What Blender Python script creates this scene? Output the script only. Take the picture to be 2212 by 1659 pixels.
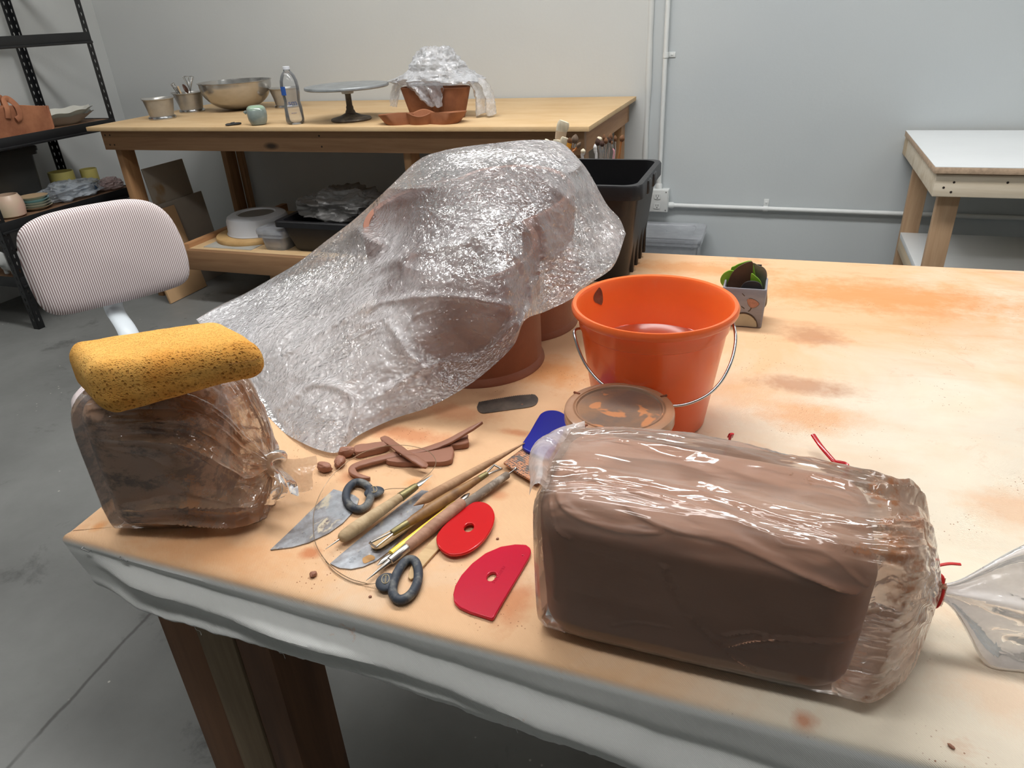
import bpy, bmesh, math, random
import numpy as np
from mathutils import Vector, Matrix

for o in list(bpy.data.objects):
    bpy.data.objects.remove(o, do_unlink=True)
SC = bpy.context.scene
COL = SC.collection
rng = np.random.default_rng(7)
random.seed(7)

# ---------------------------------------------------------------- camera
CAM_H, FPX, FW_, FH_ = 1.36, 1534.0, 2212.0, 1659.0
PITCH, YAW, ROLL = math.radians(27.7), math.radians(20.8), math.radians(-3.2)
_f = np.array([-math.sin(YAW) * math.cos(PITCH), math.cos(YAW) * math.cos(PITCH), -math.sin(PITCH)])
_r = np.array([math.cos(YAW), math.sin(YAW), 0.0])
_u = np.cross(_r, _f)
CR = _r * math.cos(ROLL) + _u * math.sin(ROLL)
CU = -_r * math.sin(ROLL) + _u * math.cos(ROLL)
CF = _f
CO = np.array([0, 0, CAM_H])
cam_data = bpy.data.cameras.new('camera')
cam_data.sensor_fit = 'HORIZONTAL'
cam_data.sensor_width = 36.0
cam_data.lens = 36.0 * FPX / FW_
cam_data.clip_start = 0.02
cam = bpy.data.objects.new('camera', cam_data)
COL.objects.link(cam)
cam.matrix_world = Matrix(((CR[0], CU[0], -CF[0], CO[0]), (CR[1], CU[1], -CF[1], CO[1]),
                           (CR[2], CU[2], -CF[2], CO[2]), (0, 0, 0, 1)))
SC.camera = cam

# ---------------------------------------------------------------- world, exposure, lamps
SC.view_settings.view_transform = 'Standard'
SC.view_settings.look = 'None'
SC.view_settings.gamma = 1.0
SC.view_settings.exposure = 0.24
SC.view_settings.use_curve_mapping = False
SC.cycles.use_denoising = True
SC.cycles.transparent_max_bounces = 16
SC.cycles.max_bounces = 8
SC.cycles.adaptive_threshold = 0.02
SC.cycles.sample_clamp_indirect = 4.0
world = bpy.data.worlds.new('world')
SC.world = world
world.use_nodes = True
world.node_tree.nodes['Background'].inputs[0].default_value = (0.75, 0.85, 1.0, 1)
world.node_tree.nodes['Background'].inputs[1].default_value = 0.15

def area(name, loc, sx, sy, power, col, rot=(0, 0, 0)):
    l = bpy.data.lights.new(name, 'AREA')
    l.shape = 'RECTANGLE'; l.size = sx; l.size_y = sy; l.energy = power; l.color = col
    o = bpy.data.objects.new(name, l); COL.objects.link(o)
    o.location = loc; o.rotation_euler = rot
    return o
# the workshop's ceiling lamps (housings are built with the room) : x, y, z, length, width, watts
LAMPS = [(-0.50, 1.95, 3.5, 2.40, 0.40, 62), (2.7, 2.2, 3.5, 2.40, 0.40, 11), (-2.9, 2.0, 3.5, 1.80, 0.40, 9),
         (-0.55, 0.05, 3.5, 2.40, 0.40, 13)]
for i, (x, y, z, sx, sy, w) in enumerate(LAMPS):
    area('ceiling_lamp_light', (x, y, z - 0.075), sx, sy, w, (1.0, 0.995, 0.985))

# ---------------------------------------------------------------- helpers: pixels -> places
def _ray(x, y):
    return CF * FPX + CR * (x - FW_ / 2) - CU * (y - FH_ / 2)
def PZ(x, y, z):
    d = _ray(x, y); return CO + d * ((z - CAM_H) / d[2])
def PY(x, y, Y):
    d = _ray(x, y); return CO + d * (Y / d[1])
def PX(x, y, X):
    d = _ray(x, y); return CO + d * (X / d[0])

# ---------------------------------------------------------------- helpers: noise
def _hash(i, j, k, s):
    h = (i.astype(np.int64) * 374761393 + j.astype(np.int64) * 668265263 + k.astype(np.int64) * 2147483647 + s * 974711) & 0xffffffff
    h = ((h ^ (h >> 13)) * 1274126177) & 0xffffffff
    h = (h ^ (h >> 16)) & 0xffffffff
    return h / 2147483648.0 - 1.0
def vnoise(p, s=0):
    s = int(s)
    p = np.asarray(p, float); f = np.floor(p); t = p - f; t = t * t * t * (t * (t * 6 - 15) + 10)
    i, j, k = (f[:, a].astype(np.int64) for a in range(3)); out = 0
    for a in (0, 1):
        for b in (0, 1):
            for c in (0, 1):
                w = (t[:, 0] if a else 1 - t[:, 0]) * (t[:, 1] if b else 1 - t[:, 1]) * (t[:, 2] if c else 1 - t[:, 2])
                out = out + w * _hash(i + a, j + b, k + c, s)
    return out
def fbm(p, o=4, s=0, ridged=False):
    p = np.asarray(p, float); a, tot, n = 1.0, 0, 0
    for q in range(o):
        v = vnoise(p * 2 ** q + 13.7 * q, s + q)
        if ridged: v = 1 - 2 * np.abs(v)
        tot = tot + a * v; n += a; a *= .5
    return tot / n

# ---------------------------------------------------------------- helpers: meshes
def sstep(a, b, x):
    t = np.clip((x - a) / (b - a), 0, 1); return t * t * (3 - 2 * t)
def link_mesh(name, v, f, m, parent=None, smooth=True, loc=None):
    me = bpy.data.meshes.new(name)
    me.from_pydata([tuple(map(float, q)) for q in v], [], [tuple(map(int, q)) for q in f])
    me.validate(); me.update()
    if smooth:
        me.polygons.foreach_set('use_smooth', [True] * len(me.polygons))
        try: me.set_sharp_from_angle(angle=math.radians(38))
        except Exception: pass
    if m: me.materials.append(m)
    o = bpy.data.objects.new(name, me); COL.objects.link(o)
    if loc is not None: o.location = tuple(map(float, loc))
    if parent: o.parent = parent
    return o
class G:
    """collects geometry (world coordinates by default) and links it as ONE mesh object"""
    def __init__(s): s.v = []; s.f = []
    def add(s, v, f):
        b = len(s.v); s.v.extend([tuple(q) for q in v]); s.f.extend([tuple(b + i for i in q) for q in f]); return s
    def box(s, a, b, bev=0.0, M=None):
        a, b = np.minimum(a, b), np.maximum(a, b)
        if bev <= 0:
            v = [(x, y, z) for z in (a[2], b[2]) for y in (a[1], b[1]) for x in (a[0], b[0])]
            f = [(0, 2, 3, 1), (4, 5, 7, 6), (0, 1, 5, 4), (2, 6, 7, 3), (0, 4, 6, 2), (1, 3, 7, 5)]
        else:
            bm = bmesh.new(); bmesh.ops.create_cube(bm, size=1)
            for q in bm.verts: q.co = Vector(((q.co.x + .5) * (b[0] - a[0]) + a[0], (q.co.y + .5) * (b[1] - a[1]) + a[1], (q.co.z + .5) * (b[2] - a[2]) + a[2]))
            bmesh.ops.bevel(bm, geom=bm.edges[:], offset=bev, segments=2, affect='EDGES', profile=.5)
            bm.verts.index_update(); v = [tuple(q.co) for q in bm.verts]; f = [tuple(q.index for q in p.verts) for p in bm.faces]; bm.free()
        if M is not None: v = [tuple(M @ Vector(q)) for q in v]
        return s.add(v, f)
    def grid(s, P, closed_u=False, closed_v=False, flip=False):
        """P: (n, m, 3)"""
        n, m = P.shape[:2]; f = []
        for i in range(n if closed_u else n - 1):
            for j in range(m if closed_v else m - 1):
                q = (i * m + j, ((i + 1) % n) * m + j, ((i + 1) % n) * m + (j + 1) % m, i * m + (j + 1) % m)
                f.append(q[::-1] if flip else q)
        return s.add(P.reshape(-1, 3), f)
    def lathe(s, prof, c=(0, 0, 0), n=48, M=None, wob=None):
        """prof: (r, z) pairs, first/last r may be 0"""
        P = np.zeros((len(prof), n, 3)); th = np.linspace(0, 2 * math.pi, n, endpoint=False)
        for i, (r, z) in enumerate(prof):
            k = 1.0 if wob is None else wob(th, z)
            P[i, :, 0] = r * np.cos(th) * k; P[i, :, 1] = r * np.sin(th) * k; P[i, :, 2] = z
        P = P.reshape(-1, 3)
        if M is not None: P = np.array([tuple(M @ Vector(q)) for q in P])
        P = P + np.array(c); return s.grid(P.reshape(len(prof), n, 3), closed_v=True, flip=True)
    def tube(s, path, rad, n=12, caps=True, flat=1.0, up=None):
        path = np.array(path, float); L = len(path); rad = np.ones(L) * rad if np.isscalar(rad) else np.array(rad, float)
        T = np.gradient(path, axis=0); T /= np.linalg.norm(T, axis=1)[:, None] + 1e-12
        ref = np.array(up if up is not None else ([0, 0, 1] if abs(T[0][2]) < .9 else [1, 0, 0]), float)
        P = np.zeros((L, n, 3)); th = np.linspace(0, 2 * math.pi, n, endpoint=False)
        for i in range(L):
            a = np.cross(ref, T[i]); a /= np.linalg.norm(a) + 1e-12; b = np.cross(T[i], a)
            if up is None: ref = b
            P[i] = path[i] + rad[i] * (np.cos(th)[:, None] * a + np.sin(th)[:, None] * b * flat)
        b0 = len(s.v); s.grid(P, closed_v=True)
        if caps:
            s.f.append(tuple(b0 + j for j in range(n))[::-1]); s.f.append(tuple(b0 + (L - 1) * n + j for j in range(n)))
        return s
    def prism(s, out, h, frame, bev=0.0):
        """outline (2D) extruded by h; frame = (origin, ex, ey, ez)"""
        o, ex, ey, ez = (np.array(q, float) for q in frame); n = len(out); out = np.array(out, float)
        c = out.mean(0); rows = [(0, bev), (bev, 0), (h - bev, 0), (h, bev)] if bev > 0 else [(0, 0), (h, 0)]
        P = []
        for z, ins in rows:
            d = out - c; L = np.linalg.norm(d, axis=1)[:, None]; q = out - d / (L + 1e-9) * ins
            P.append(o + q[:, :1] * ex + q[:, 1:] * ey + z * ez)
        b0 = len(s.v); s.grid(np.array(P), closed_v=True, flip=True)
        s.f.append(tuple(b0 + j for j in range(n))[::-1]); s.f.append(tuple(b0 + (len(rows) - 1) * n + j for j in range(n)))
        return s
    def build(s, name, m, parent=None, smooth=True, local=False):
        v = np.array(s.v, float)
        if parent is not None and not local:
            o = parent; off = np.zeros(3)
            while o is not None: off += np.array(o.location); o = o.parent
            v = v - off
            return link_mesh(name, v, s.f, m, parent, smooth)
        return link_mesh(name, v, s.f, m, parent, smooth)
def smooth_closed(pts, n):
    """Catmull-Rom through closed 2D/3D points"""
    p = np.array(pts, float); k = len(p); t = np.linspace(0, k, n, endpoint=False); i = np.floor(t).astype(int); u = (t - i)[:, None]
    a, b, c, d = p[(i - 1) % k], p[i % k], p[(i + 1) % k], p[(i + 2) % k]
    return .5 * ((2 * b) + (-a + c) * u + (2 * a - 5 * b + 4 * c - d) * u ** 2 + (-a + 3 * b - 3 * c + d) * u ** 3)
def smooth_open(pts, n):
    p = np.array(pts, float); p = np.vstack([2 * p[0] - p[1], p, 2 * p[-1] - p[-2]]); k = len(p) - 3
    t = np.linspace(0, k - 1e-9, n); i = np.floor(t).astype(int); u = (t - i)[:, None]
    a, b, c, d = p[i], p[i + 1], p[i + 2], p[i + 3]
    return .5 * ((2 * b) + (-a + c) * u + (2 * a - 5 * b + 4 * c - d) * u ** 2 + (-a + 3 * b - 3 * c + d) * u ** 3)
def polyline(pts, n):
    p = np.array(pts, float); L = np.r_[0, np.cumsum(np.linalg.norm(np.diff(p, axis=0), axis=1))]
    t = np.linspace(0, L[-1], n); return np.stack([np.interp(t, L, p[:, a]) for a in range(p.shape[1])], 1)
def roundbox(sx, sy, sz, r, n):
    """rounded box centred on 0: verts, faces (dense)"""
    bm = bmesh.new(); bmesh.ops.create_cube(bm, size=2); bmesh.ops.subdivide_edges(bm, edges=bm.edges[:], cuts=n, use_grid_fill=True)
    bm.verts.index_update(); v = np.array([q.co[:] for q in bm.verts]); f = [tuple(q.index for q in p.verts) for p in bm.faces]; bm.free()
    h = np.array([sx, sy, sz]) / 2; w = np.sign(v) * np.abs(v) ** .8 * h; core = np.clip(w, -(h - r), h - r); d = w - core
    L = np.linalg.norm(d, axis=1)[:, None]; w = np.where(L > 1e-9, core + d / (L + 1e-12) * np.minimum(r, np.maximum(L, r * (np.abs(v).max(1)[:, None] > .999))), w)
    return w, f
def disc(name, bc): pass
def curve_shape(name, loops, h, m, parent=None, bev=0.0, mat4=None, kind='POLY'):
    """2D loops (first outer, others holes) -> solid mesh object of thickness h"""
    cu = bpy.data.curves.new(name, 'CURVE'); cu.dimensions = '2D'; cu.fill_mode = 'BOTH'; cu.extrude = max(h / 2 - bev, 1e-5); cu.bevel_depth = bev; cu.bevel_resolution = 2
    for lp in loops:
        sp = cu.splines.new('POLY'); sp.points.add(len(lp) - 1)
        for q, (x, y) in zip(sp.points, lp): q.co = (x, y, 0, 1)
        sp.use_cyclic_u = True
    return _curve_to_mesh(name, cu, m, parent, mat4)
def _curve_to_mesh(name, cu, m, parent, mat4):
    t = bpy.data.objects.new('tmp', cu); COL.objects.link(t)
    dg = bpy.context.evaluated_depsgraph_get(); dg.update()
    me = bpy.data.meshes.new_from_object(t.evaluated_get(dg)); me.name = name
    bpy.data.objects.remove(t, do_unlink=True)
    me.materials.clear()
    if m: me.materials.append(m)
    if mat4 is not None: me.transform(mat4)
    o = bpy.data.objects.new(name, me); COL.objects.link(o)
    if parent: o.parent = parent
    return o
def text_mesh(name, txt, size, h, m, parent, mat4, sx=1.0):
    cu = bpy.data.curves.new(name, 'FONT'); cu.body = txt; cu.size = size; cu.extrude = h / 2; cu.align_x = 'CENTER'; cu.align_y = 'CENTER'
    return _curve_to_mesh(name, cu, m, parent, mat4 @ Matrix.Diagonal((sx, 1, 1, 1)))
def frame4(o, ex, ey):
    ex = Vector(ex).normalized(); ey = Vector(ey); ez = ex.cross(ey).normalized(); ey = ez.cross(ex)
    M = Matrix.Identity(4)
    for i in range(3): M[i][0] = ex[i]; M[i][1] = ey[i]; M[i][2] = ez[i]; M[i][3] = o[i]
    return M
# ---------------------------------------------------------------- helpers: things
def tag(o, label, cat, group=None, kind=None):
    o['label'] = label; o['category'] = cat
    if group: o['group'] = group
    if kind: o['kind'] = kind
    return o
def thing(name, label, cat, loc=(0, 0, 0), rotz=0.0, group=None):
    o = bpy.data.objects.new(name, None); COL.objects.link(o); o.empty_display_size = .05
    o.location = tuple(map(float, loc)); o.rotation_euler = (0, 0, rotz)
    return tag(o, label, cat, group)
def structure(o):
    o['kind'] = 'structure'; return o
def dup(root, loc, rotz=None, label=None, scale=None):
    r = root.copy(); COL.objects.link(r); r.location = tuple(map(float, loc))
    if rotz is not None: r.rotation_euler = (0, 0, rotz)
    if label: r['label'] = label
    if scale: r.scale = (scale,) * 3
    for ch in list(root.children):
        c = ch.copy(); COL.objects.link(c); c.parent = r
        for g in list(ch.children):
            d = g.copy(); COL.objects.link(d); d.parent = c
    return r
# ---------------------------------------------------------------- materials
def srgb(r, g, b):
    return tuple((c / 255 / 12.92 if c / 255 <= .04045 else ((c / 255 + .055) / 1.055) ** 2.4) for c in (r, g, b)) + (1.0,)
class N:
    def __init__(s, name):
        s.m = bpy.data.materials.new(name); s.m.use_nodes = True; s.t = s.m.node_tree; s.t.nodes.clear()
        s.out = s.t.nodes.new('ShaderNodeOutputMaterial'); s._tc = None
    def n(s, kind, **kw):
        q = s.t.nodes.new('ShaderNode' + kind)
        for k, v in kw.items(): setattr(q, k, v)
        return q
    def set(s, sock, v):
        if isinstance(v, bpy.types.NodeSocket): s.t.links.new(v, sock)
        else: sock.default_value = v
    def co(s, stretch=(1, 1, 1), kind='Object', rot=(0, 0, 0), loc=(0, 0, 0)):
        if s._tc is None: s._tc = s.n('TexCoord')
        if tuple(stretch) == (1, 1, 1) and tuple(rot) == (0, 0, 0) and tuple(loc) == (0, 0, 0): return s._tc.outputs[kind]
        mp = s.n('Mapping'); s.t.links.new(s._tc.outputs[kind], mp.inputs[0])
        mp.inputs['Scale'].default_value = stretch; mp.inputs['Rotation'].default_value = rot; mp.inputs['Location'].default_value = loc
        return mp.outputs[0]
    def noise(s, scale=5, detail=4, rough=.55, co=None, dist=0.0):
        q = s.n('TexNoise'); s.set(q.inputs['Vector'], co if co is not None else s.co()); q.inputs['Scale'].default_value = scale
        q.inputs['Detail'].default_value = detail; q.inputs['Roughness'].default_value = rough; q.inputs['Distortion'].default_value = dist
        return q.outputs[0]
    def voro(s, scale=5, feature='F1', co=None, rand=1.0):
        q = s.n('TexVoronoi', feature=feature); s.set(q.inputs['Vector'], co if co is not None else s.co()); q.inputs['Scale'].default_value = scale
        q.inputs['Randomness'].default_value = rand
        return q
    def ramp(s, v, a, b, lo=0.0, hi=1.0):
        q = s.n('MapRange'); q.clamp = True; s.set(q.inputs[0], v)
        for i, x in zip((1, 2, 3, 4), (a, b, lo, hi)): q.inputs[i].default_value = x
        return q.outputs[0]
    def math(s, op, a, b=0.0):
        q = s.n('Math', operation=op); s.set(q.inputs[0], a); s.set(q.inputs[1], b); return q.outputs[0]
    def mix(s, fac, a, b):
        q = s.n('Mix', data_type='RGBA'); s.set(q.inputs[0], fac); s.set(q.inputs[6], a); s.set(q.inputs[7], b); return q.outputs[2]
    def bump(s, h, dist=.001, strength=1.0, normal=None):
        q = s.n('Bump'); s.set(q.inputs['Height'], h); q.inputs['Distance'].default_value = dist; q.inputs['Strength'].default_value = strength
        if normal is not None: s.set(q.inputs['Normal'], normal)
        return q.outputs[0]
    def crinkle(s, scale, co, fine=1.0, w=(1.0, .55, .26, .11)):
        """sharp creases between flattish facets, as in crumpled film"""
        tot = None
        for q, (sc, am) in enumerate(((.45, w[0]), (1.0, w[1]), (2.1, w[2] * fine), (4.2, w[3] * fine))):
            n_ = s.math('ABSOLUTE', s.math('SUBTRACT', s.noise(scale * sc, 1, .4, co, .7), .5)); n_ = s.math('MULTIPLY', n_, am * 3.0)
            tot = n_ if tot is None else s.math('ADD', tot, n_)
        return tot
    def sep(s, v):
        q = s.n('SeparateXYZ'); s.set(q.inputs[0], v); return q.outputs
    def pbr(s, col, rough=.5, metal=0.0, normal=None, coat=0.0, coat_rough=.1, trans=0.0, ior=1.45, sss=0.0, spec=.5):
        q = s.n('BsdfPrincipled')
        for k, v in (('Base Color', col), ('Roughness', rough), ('Metallic', metal), ('Coat Weight', coat), ('Coat Roughness', coat_rough),
                     ('Transmission Weight', trans), ('IOR', ior), ('Specular IOR Level', spec)): s.set(q.inputs[k], v)
        if normal is not None: s.set(q.inputs['Normal'], normal)
        if sss: q.inputs['Subsurface Weight'].default_value = sss; q.inputs['Subsurface Radius'].default_value = (.02, .008, .004); q.inputs['Subsurface Scale'].default_value = .3
        return q.outputs[0]
    def mixs(s, fac, a, b):
        q = s.n('MixShader'); s.set(q.inputs[0], fac); s.set(q.inputs[1], a); s.set(q.inputs[2], b); return q.outputs[0]
    def done(s, sh):
        s.t.links.new(sh, s.out.inputs[0]); return s.m

def simple(name, c, rough=.5, metal=0.0, var=.12, vscale=8, bump=0.0, bscale=60, coat=0.0, trans=0.0, ior=1.45, stretch=(1, 1, 1), c2=None, lo=.4, hi=.65, spec=.5):
    """one base colour with soft noise variation (or patches of c2) and fine bump"""
    k = N(name); co = k.co(stretch)
    c = srgb(*c); d = srgb(*c2) if c2 else tuple(q * (1 - var) for q in c[:3]) + (1,)
    col = k.mix(k.ramp(k.noise(vscale, 5, .6, co), lo, hi), c, d)
    nm = k.bump(k.noise(bscale, 4, .6, co), bump) if bump else None
    return k.done(k.pbr(col, rough, metal, nm, coat, .1, trans, ior, spec=spec))

def wood(name, base, dark, axis=0, scale=26, rough=.6, knots=True, stain=None):
    k = N(name); st = [1.0, 1.0, 1.0]; st[axis] = .06
    co = k.co(tuple(st)); n1 = k.noise(scale, 5, .6, co, .8)
    n2 = k.noise(scale * 5, 3, .6, co)
    f = k.math('ADD', k.math('MULTIPLY', k.ramp(n1, .35, .68), .75), k.math('MULTIPLY', k.ramp(n2, .3, .7), .25))
    col = k.mix(f, srgb(*base), srgb(*dark))
    if knots:
        st2 = [1.0, 1.0, 1.0]; st2[axis] = .4
        v = k.voro(3.2, 'F1', k.co(tuple(st2)))
        kn = k.ramp(v.outputs['Distance'], .035, .07, 1, 0)
        col = k.mix(kn, col, srgb(*[int(q * .45) for q in dark]))
    if stain: col = k.mix(k.ramp(k.noise(6, 3), .5, .7), col, srgb(*stain))
    nm = k.bump(n2, .0006, .6)
    return k.done(k.pbr(col, rough, 0, nm))

def film(name, haze=.25, tint=(235, 236, 240), rough=.1, scale=38, dist=.004, dirt=None, dirt_amt=.5, dirt_scale=22, dirt_stretch=(1, 1, 1), stretch=(1, 1, 1), hz_scale=9, gloss=1.0, fine=1.0):
    """thin crinkled plastic film: clear, part milky, glossy, optionally smeared with clay"""
    k = N(name); co = k.co(stretch)
    wob = k.n('VectorMath', operation='MULTIPLY_ADD'); nz = k.n('TexNoise'); k.set(nz.inputs['Vector'], co); nz.inputs['Scale'].default_value = scale * .5; nz.inputs['Detail'].default_value = 3
    k.set(wob.inputs[0], nz.outputs['Color']); wob.inputs[1].default_value = (.03, .03, .03); k.set(wob.inputs[2], co)
    h = k.crinkle(scale, wob.outputs[0], fine)
    nm = k.bump(h, dist, 1.0)
    tr = k.n('BsdfTransparent'); tr.inputs[0].default_value = (.97, .97, .975, 1)
    df = k.n('BsdfDiffuse'); df.inputs[0].default_value = srgb(*tint); k.set(df.inputs['Normal'], nm)
    tl = k.n('BsdfTranslucent'); tl.inputs[0].default_value = srgb(*tint); k.set(tl.inputs['Normal'], nm)
    milky = k.mixs(.45, df.outputs[0], tl.outputs[0])
    lw = k.n('LayerWeight'); lw.inputs[0].default_value = .3
    hz = k.math('MULTIPLY', k.ramp(k.noise(hz_scale, 4, .6, co), .3, .72, .35, 1.6), haze)
    hz = k.math('MINIMUM', k.math('ADD', hz, k.math('MULTIPLY', lw.outputs['Facing'], haze * 1.2)), .95)
    base = k.mixs(hz, tr.outputs[0], milky)
    if dirt:
        dd = k.n('BsdfDiffuse'); dd.inputs[0].default_value = srgb(*dirt)
        dn = k.noise(dirt_scale, 6, .68, k.co(dirt_stretch))
        base = k.mixs(k.ramp(dn, .62 - .25 * dirt_amt, .72 - .2 * dirt_amt, 0, .85), base, dd.outputs[0])
    gl = k.n('BsdfGlossy'); gl.inputs['Roughness'].default_value = rough; k.set(gl.inputs['Normal'], nm); gl.inputs[0].default_value = (1, 1, 1, 1)
    fr = k.n('Fresnel'); fr.inputs[0].default_value = 1.5; k.set(fr.inputs['Normal'], nm)
    return k.done(k.mixs(k.math('MINIMUM', k.math('MULTIPLY', fr.outputs[0], gloss), .9), base, gl.outputs[0]))

MT = {}
# canvas: cream cotton, stained with terracotta slip; the stain is heavier on the used half of the table
def canvas_mat(name, stained=True):
    k = N(name); co = k.co()
    weave_x = k.n('TexWave', wave_type='BANDS', bands_direction='DIAGONAL'); k.set(weave_x.inputs[0], co); weave_x.inputs['Scale'].default_value = 260; weave_x.inputs['Distortion'].default_value = 1.0
    wv = k.math('ADD', k.math('MULTIPLY', weave_x.outputs[1], .5), k.math('MULTIPLY', k.noise(700, 2), .5))
    cream, pale, ora, rust = srgb(218, 207, 188), srgb(210, 199, 182), srgb(214, 175, 138), srgb(188, 122, 82)
    base = k.mix(k.ramp(k.noise(7, 4), .4, .65), cream, pale)
    if stained:
        s = k.sep(co)
        px = k.ramp(s[0], -.75, .35, 1.0, 0.0)                 # working side
        n1 = k.noise(3.1, 6, .62, co, .6)
        py = k.ramp(s[1], -.10, .28, 0.0, .55)                   # far half carries old wash stains
        a = k.math('ADD', k.math('MULTIPLY', px, .95), k.math('ADD', py, k.math('MULTIPLY', k.math('SUBTRACT', n1, .5), 1.5)))
        base = k.mix(k.ramp(a, .28, .78), base, ora)
        st = k.co((1.0, 5.0, 1), rot=(0, 0, -.06))
        n3 = k.noise(5.0, 6, .65, st, .3)
        base = k.mix(k.math('MULTIPLY', k.ramp(n3, .52, .72), k.ramp(s[1], .0, .6, .1, .65)), base, srgb(204, 142, 98))
        n2 = k.noise(9.5, 6, .7, co, .3)
        base = k.mix(k.ramp(n2, .60, .76, 0, .5), base, rust)
        def patch(x, y, rx, ry, rot=0.0):
            d = k.n('VectorMath', operation='LENGTH'); k.set(d.inputs[0], k.co((1 / rx, 1 / ry, 0), loc=(-x / rx, -y / ry, 0)))
            e = k.math('ADD', d.outputs['Value'], k.math('MULTIPLY', k.math('SUBTRACT', k.noise(28, 5, .7), .5), 1.6))
            return k.ramp(e, .35, 1.15, 1, 0)
        for (x, y, rx, ry, c, am) in STAINS:
            base = k.mix(k.math('MULTIPLY', patch(x, y, rx, ry), am), base, srgb(*c))
        sp = k.voro(170, 'F1', co).outputs['Distance']
        base = k.mix(k.math('MULTIPLY', k.ramp(sp, .10, .16, 1, 0), k.ramp(k.noise(11, 3), .54, .66)), base, srgb(132, 84, 56))
        base = k.mix(k.ramp(s[2], HT - .010, HT - .003, 1, 0), base, k.mix(k.ramp(k.noise(9, 6, .7, co, .4), .66, .73, 0, .8), srgb(200, 201, 199), srgb(190, 130, 84)))  # hanging skirt: its cool shade is put into the grey; brown spots are stains
    else:
        n2 = k.noise(8, 6, .7, co, .4)
        base = k.mix(k.ramp(n2, .66, .72, 0, .8), base, srgb(190, 130, 84))
    nm = k.bump(wv, .0004, .7); nm = k.bump(k.noise(14, 3), .004, .4, nm)
    return k.done(k.pbr(base, .9, 0, nm, spec=.15))
# ================================================================ the room
WALL_Y, WALL_X = 3.92, -4.16
HT, HF, HB = 0.81, 0.94, 0.776          # tops: canvas table, plywood table, white bench

def wall_mat(name, c, c2):
    k = N(name); co = k.co()
    col = k.mix(k.ramp(k.noise(.9, 4, .5, co), .35, .7), srgb(*c), srgb(*c2))
    nm = k.bump(k.noise(55, 5, .6, co), .0015, .5); nm = k.bump(k.noise(5, 3, .5, co), .006, .35, nm)
    return k.done(k.pbr(col, .75, 0, nm, spec=.25))
MT['wall_warm'] = wall_mat('wall_paint_warm', (196, 198, 196), (189, 191, 190))
MT['wall_cool'] = wall_mat('wall_paint_cool', (188, 193, 194), (181, 187, 190))
MT['ceil'] = simple('ceiling_paint', (205, 205, 202), .9)
MT['trimw'] = wall_mat('white_gloss_paint', (204, 206, 204), (196, 198, 197))
def floor_mat():
    k = N('concrete_floor'); co = k.co()
    c = k.mix(k.ramp(k.noise(1.6, 7, .62, co), .3, .7), srgb(128, 129, 127), srgb(104, 105, 103))
    c = k.mix(k.ramp(k.noise(4.5, 7, .7, co, .4), .58, .72, 0, .7), c, srgb(62, 62, 60))
    v = k.voro(5.5, 'F1', co).outputs['Distance']; c = k.mix(k.ramp(v, .035, .06, .6, 0), c, srgb(66, 66, 64))
    v = k.voro(24, 'F1', co).outputs['Distance']
    c = k.mix(k.math('MULTIPLY', k.ramp(v, .06, .09, 1, 0), k.ramp(k.noise(3.0, 3, .5, co), .55, .6)), c, srgb(180, 176, 168))
    a, b = PZ(75, 1595, 0), PZ(325, 1325, 0); d = (b - a) / np.linalg.norm(b - a); nn = (-d[1], d[0])     # one saw-cut joint
    s = k.sep(co); wob = k.math('MULTIPLY', k.math('SUBTRACT', k.noise(9, 4, .6, co), .5), .02)
    dist = k.math('ABSOLUTE', k.math('ADD', wob, k.math('ADD', k.math('MULTIPLY', k.math('SUBTRACT', s[0], float(a[0])), float(nn[0])), k.math('MULTIPLY', k.math('SUBTRACT', s[1], float(a[1])), float(nn[1])))))
    c = k.mix(k.math('MULTIPLY', k.ramp(dist, .002, .007, .7, 0), k.ramp(k.noise(6, 3, .5, co), .35, .55)), c, srgb(58, 56, 54))
    nm = k.bump(k.noise(30, 5, .6, co), .002, .4)
    return k.done(k.pbr(c, k.ramp(k.noise(2.5, 4, .5, co), .3, .7, .42, .68), 0, nm, spec=.4))
MT['floor'] = floor_mat()

structure(G().box((WALL_X - .3, -3.2, -.12), (3.8, WALL_Y + .25, 0)).build('floor', MT['floor'], smooth=False))
structure(G().box((-.655, WALL_Y, 0), (3.8, WALL_Y + .2, 4.2)).build('wall_back', MT['wall_cool'], smooth=False))
structure(G().box((WALL_X - .2, WALL_Y - .012, 0), (-.655, WALL_Y + .2, 4.2)).build('wall_back_left', MT['wall_warm'], smooth=False))
structure(G().box((WALL_X - .2, -3.2, 0), (WALL_X, WALL_Y, 4.2)).build('wall_left', MT['wall_warm'], smooth=False))
structure(G().box((3.6, -3.2, 0), (3.8, WALL_Y, 4.2)).build('wall_right', MT['wall_cool'], smooth=False))
structure(G().box((WALL_X, -3.4, 0), (3.8, -3.2, 4.2)).build('wall_front', MT['wall_warm'], smooth=False))
structure(G().box((WALL_X - .2, -3.4, 4.2), (3.8, WALL_Y + .2, 4.3)).build('ceiling', MT['ceil'], smooth=False))
# the painted seam between the two wall panels: a rough vertical bead
zz = np.linspace(0, 4.15, 90); bead = np.stack([-.655 + .004 * vnoise(np.stack([zz * 3, zz * 0, zz * 0], 1), 5), np.full(90, WALL_Y - .004), zz], 1)
structure(G().tube(bead, .016 + .003 * vnoise(np.stack([zz * 9, zz * 0, zz * 0], 1), 6), 10, flat=1.0).build('trim_1', MT['trimw']))

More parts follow.
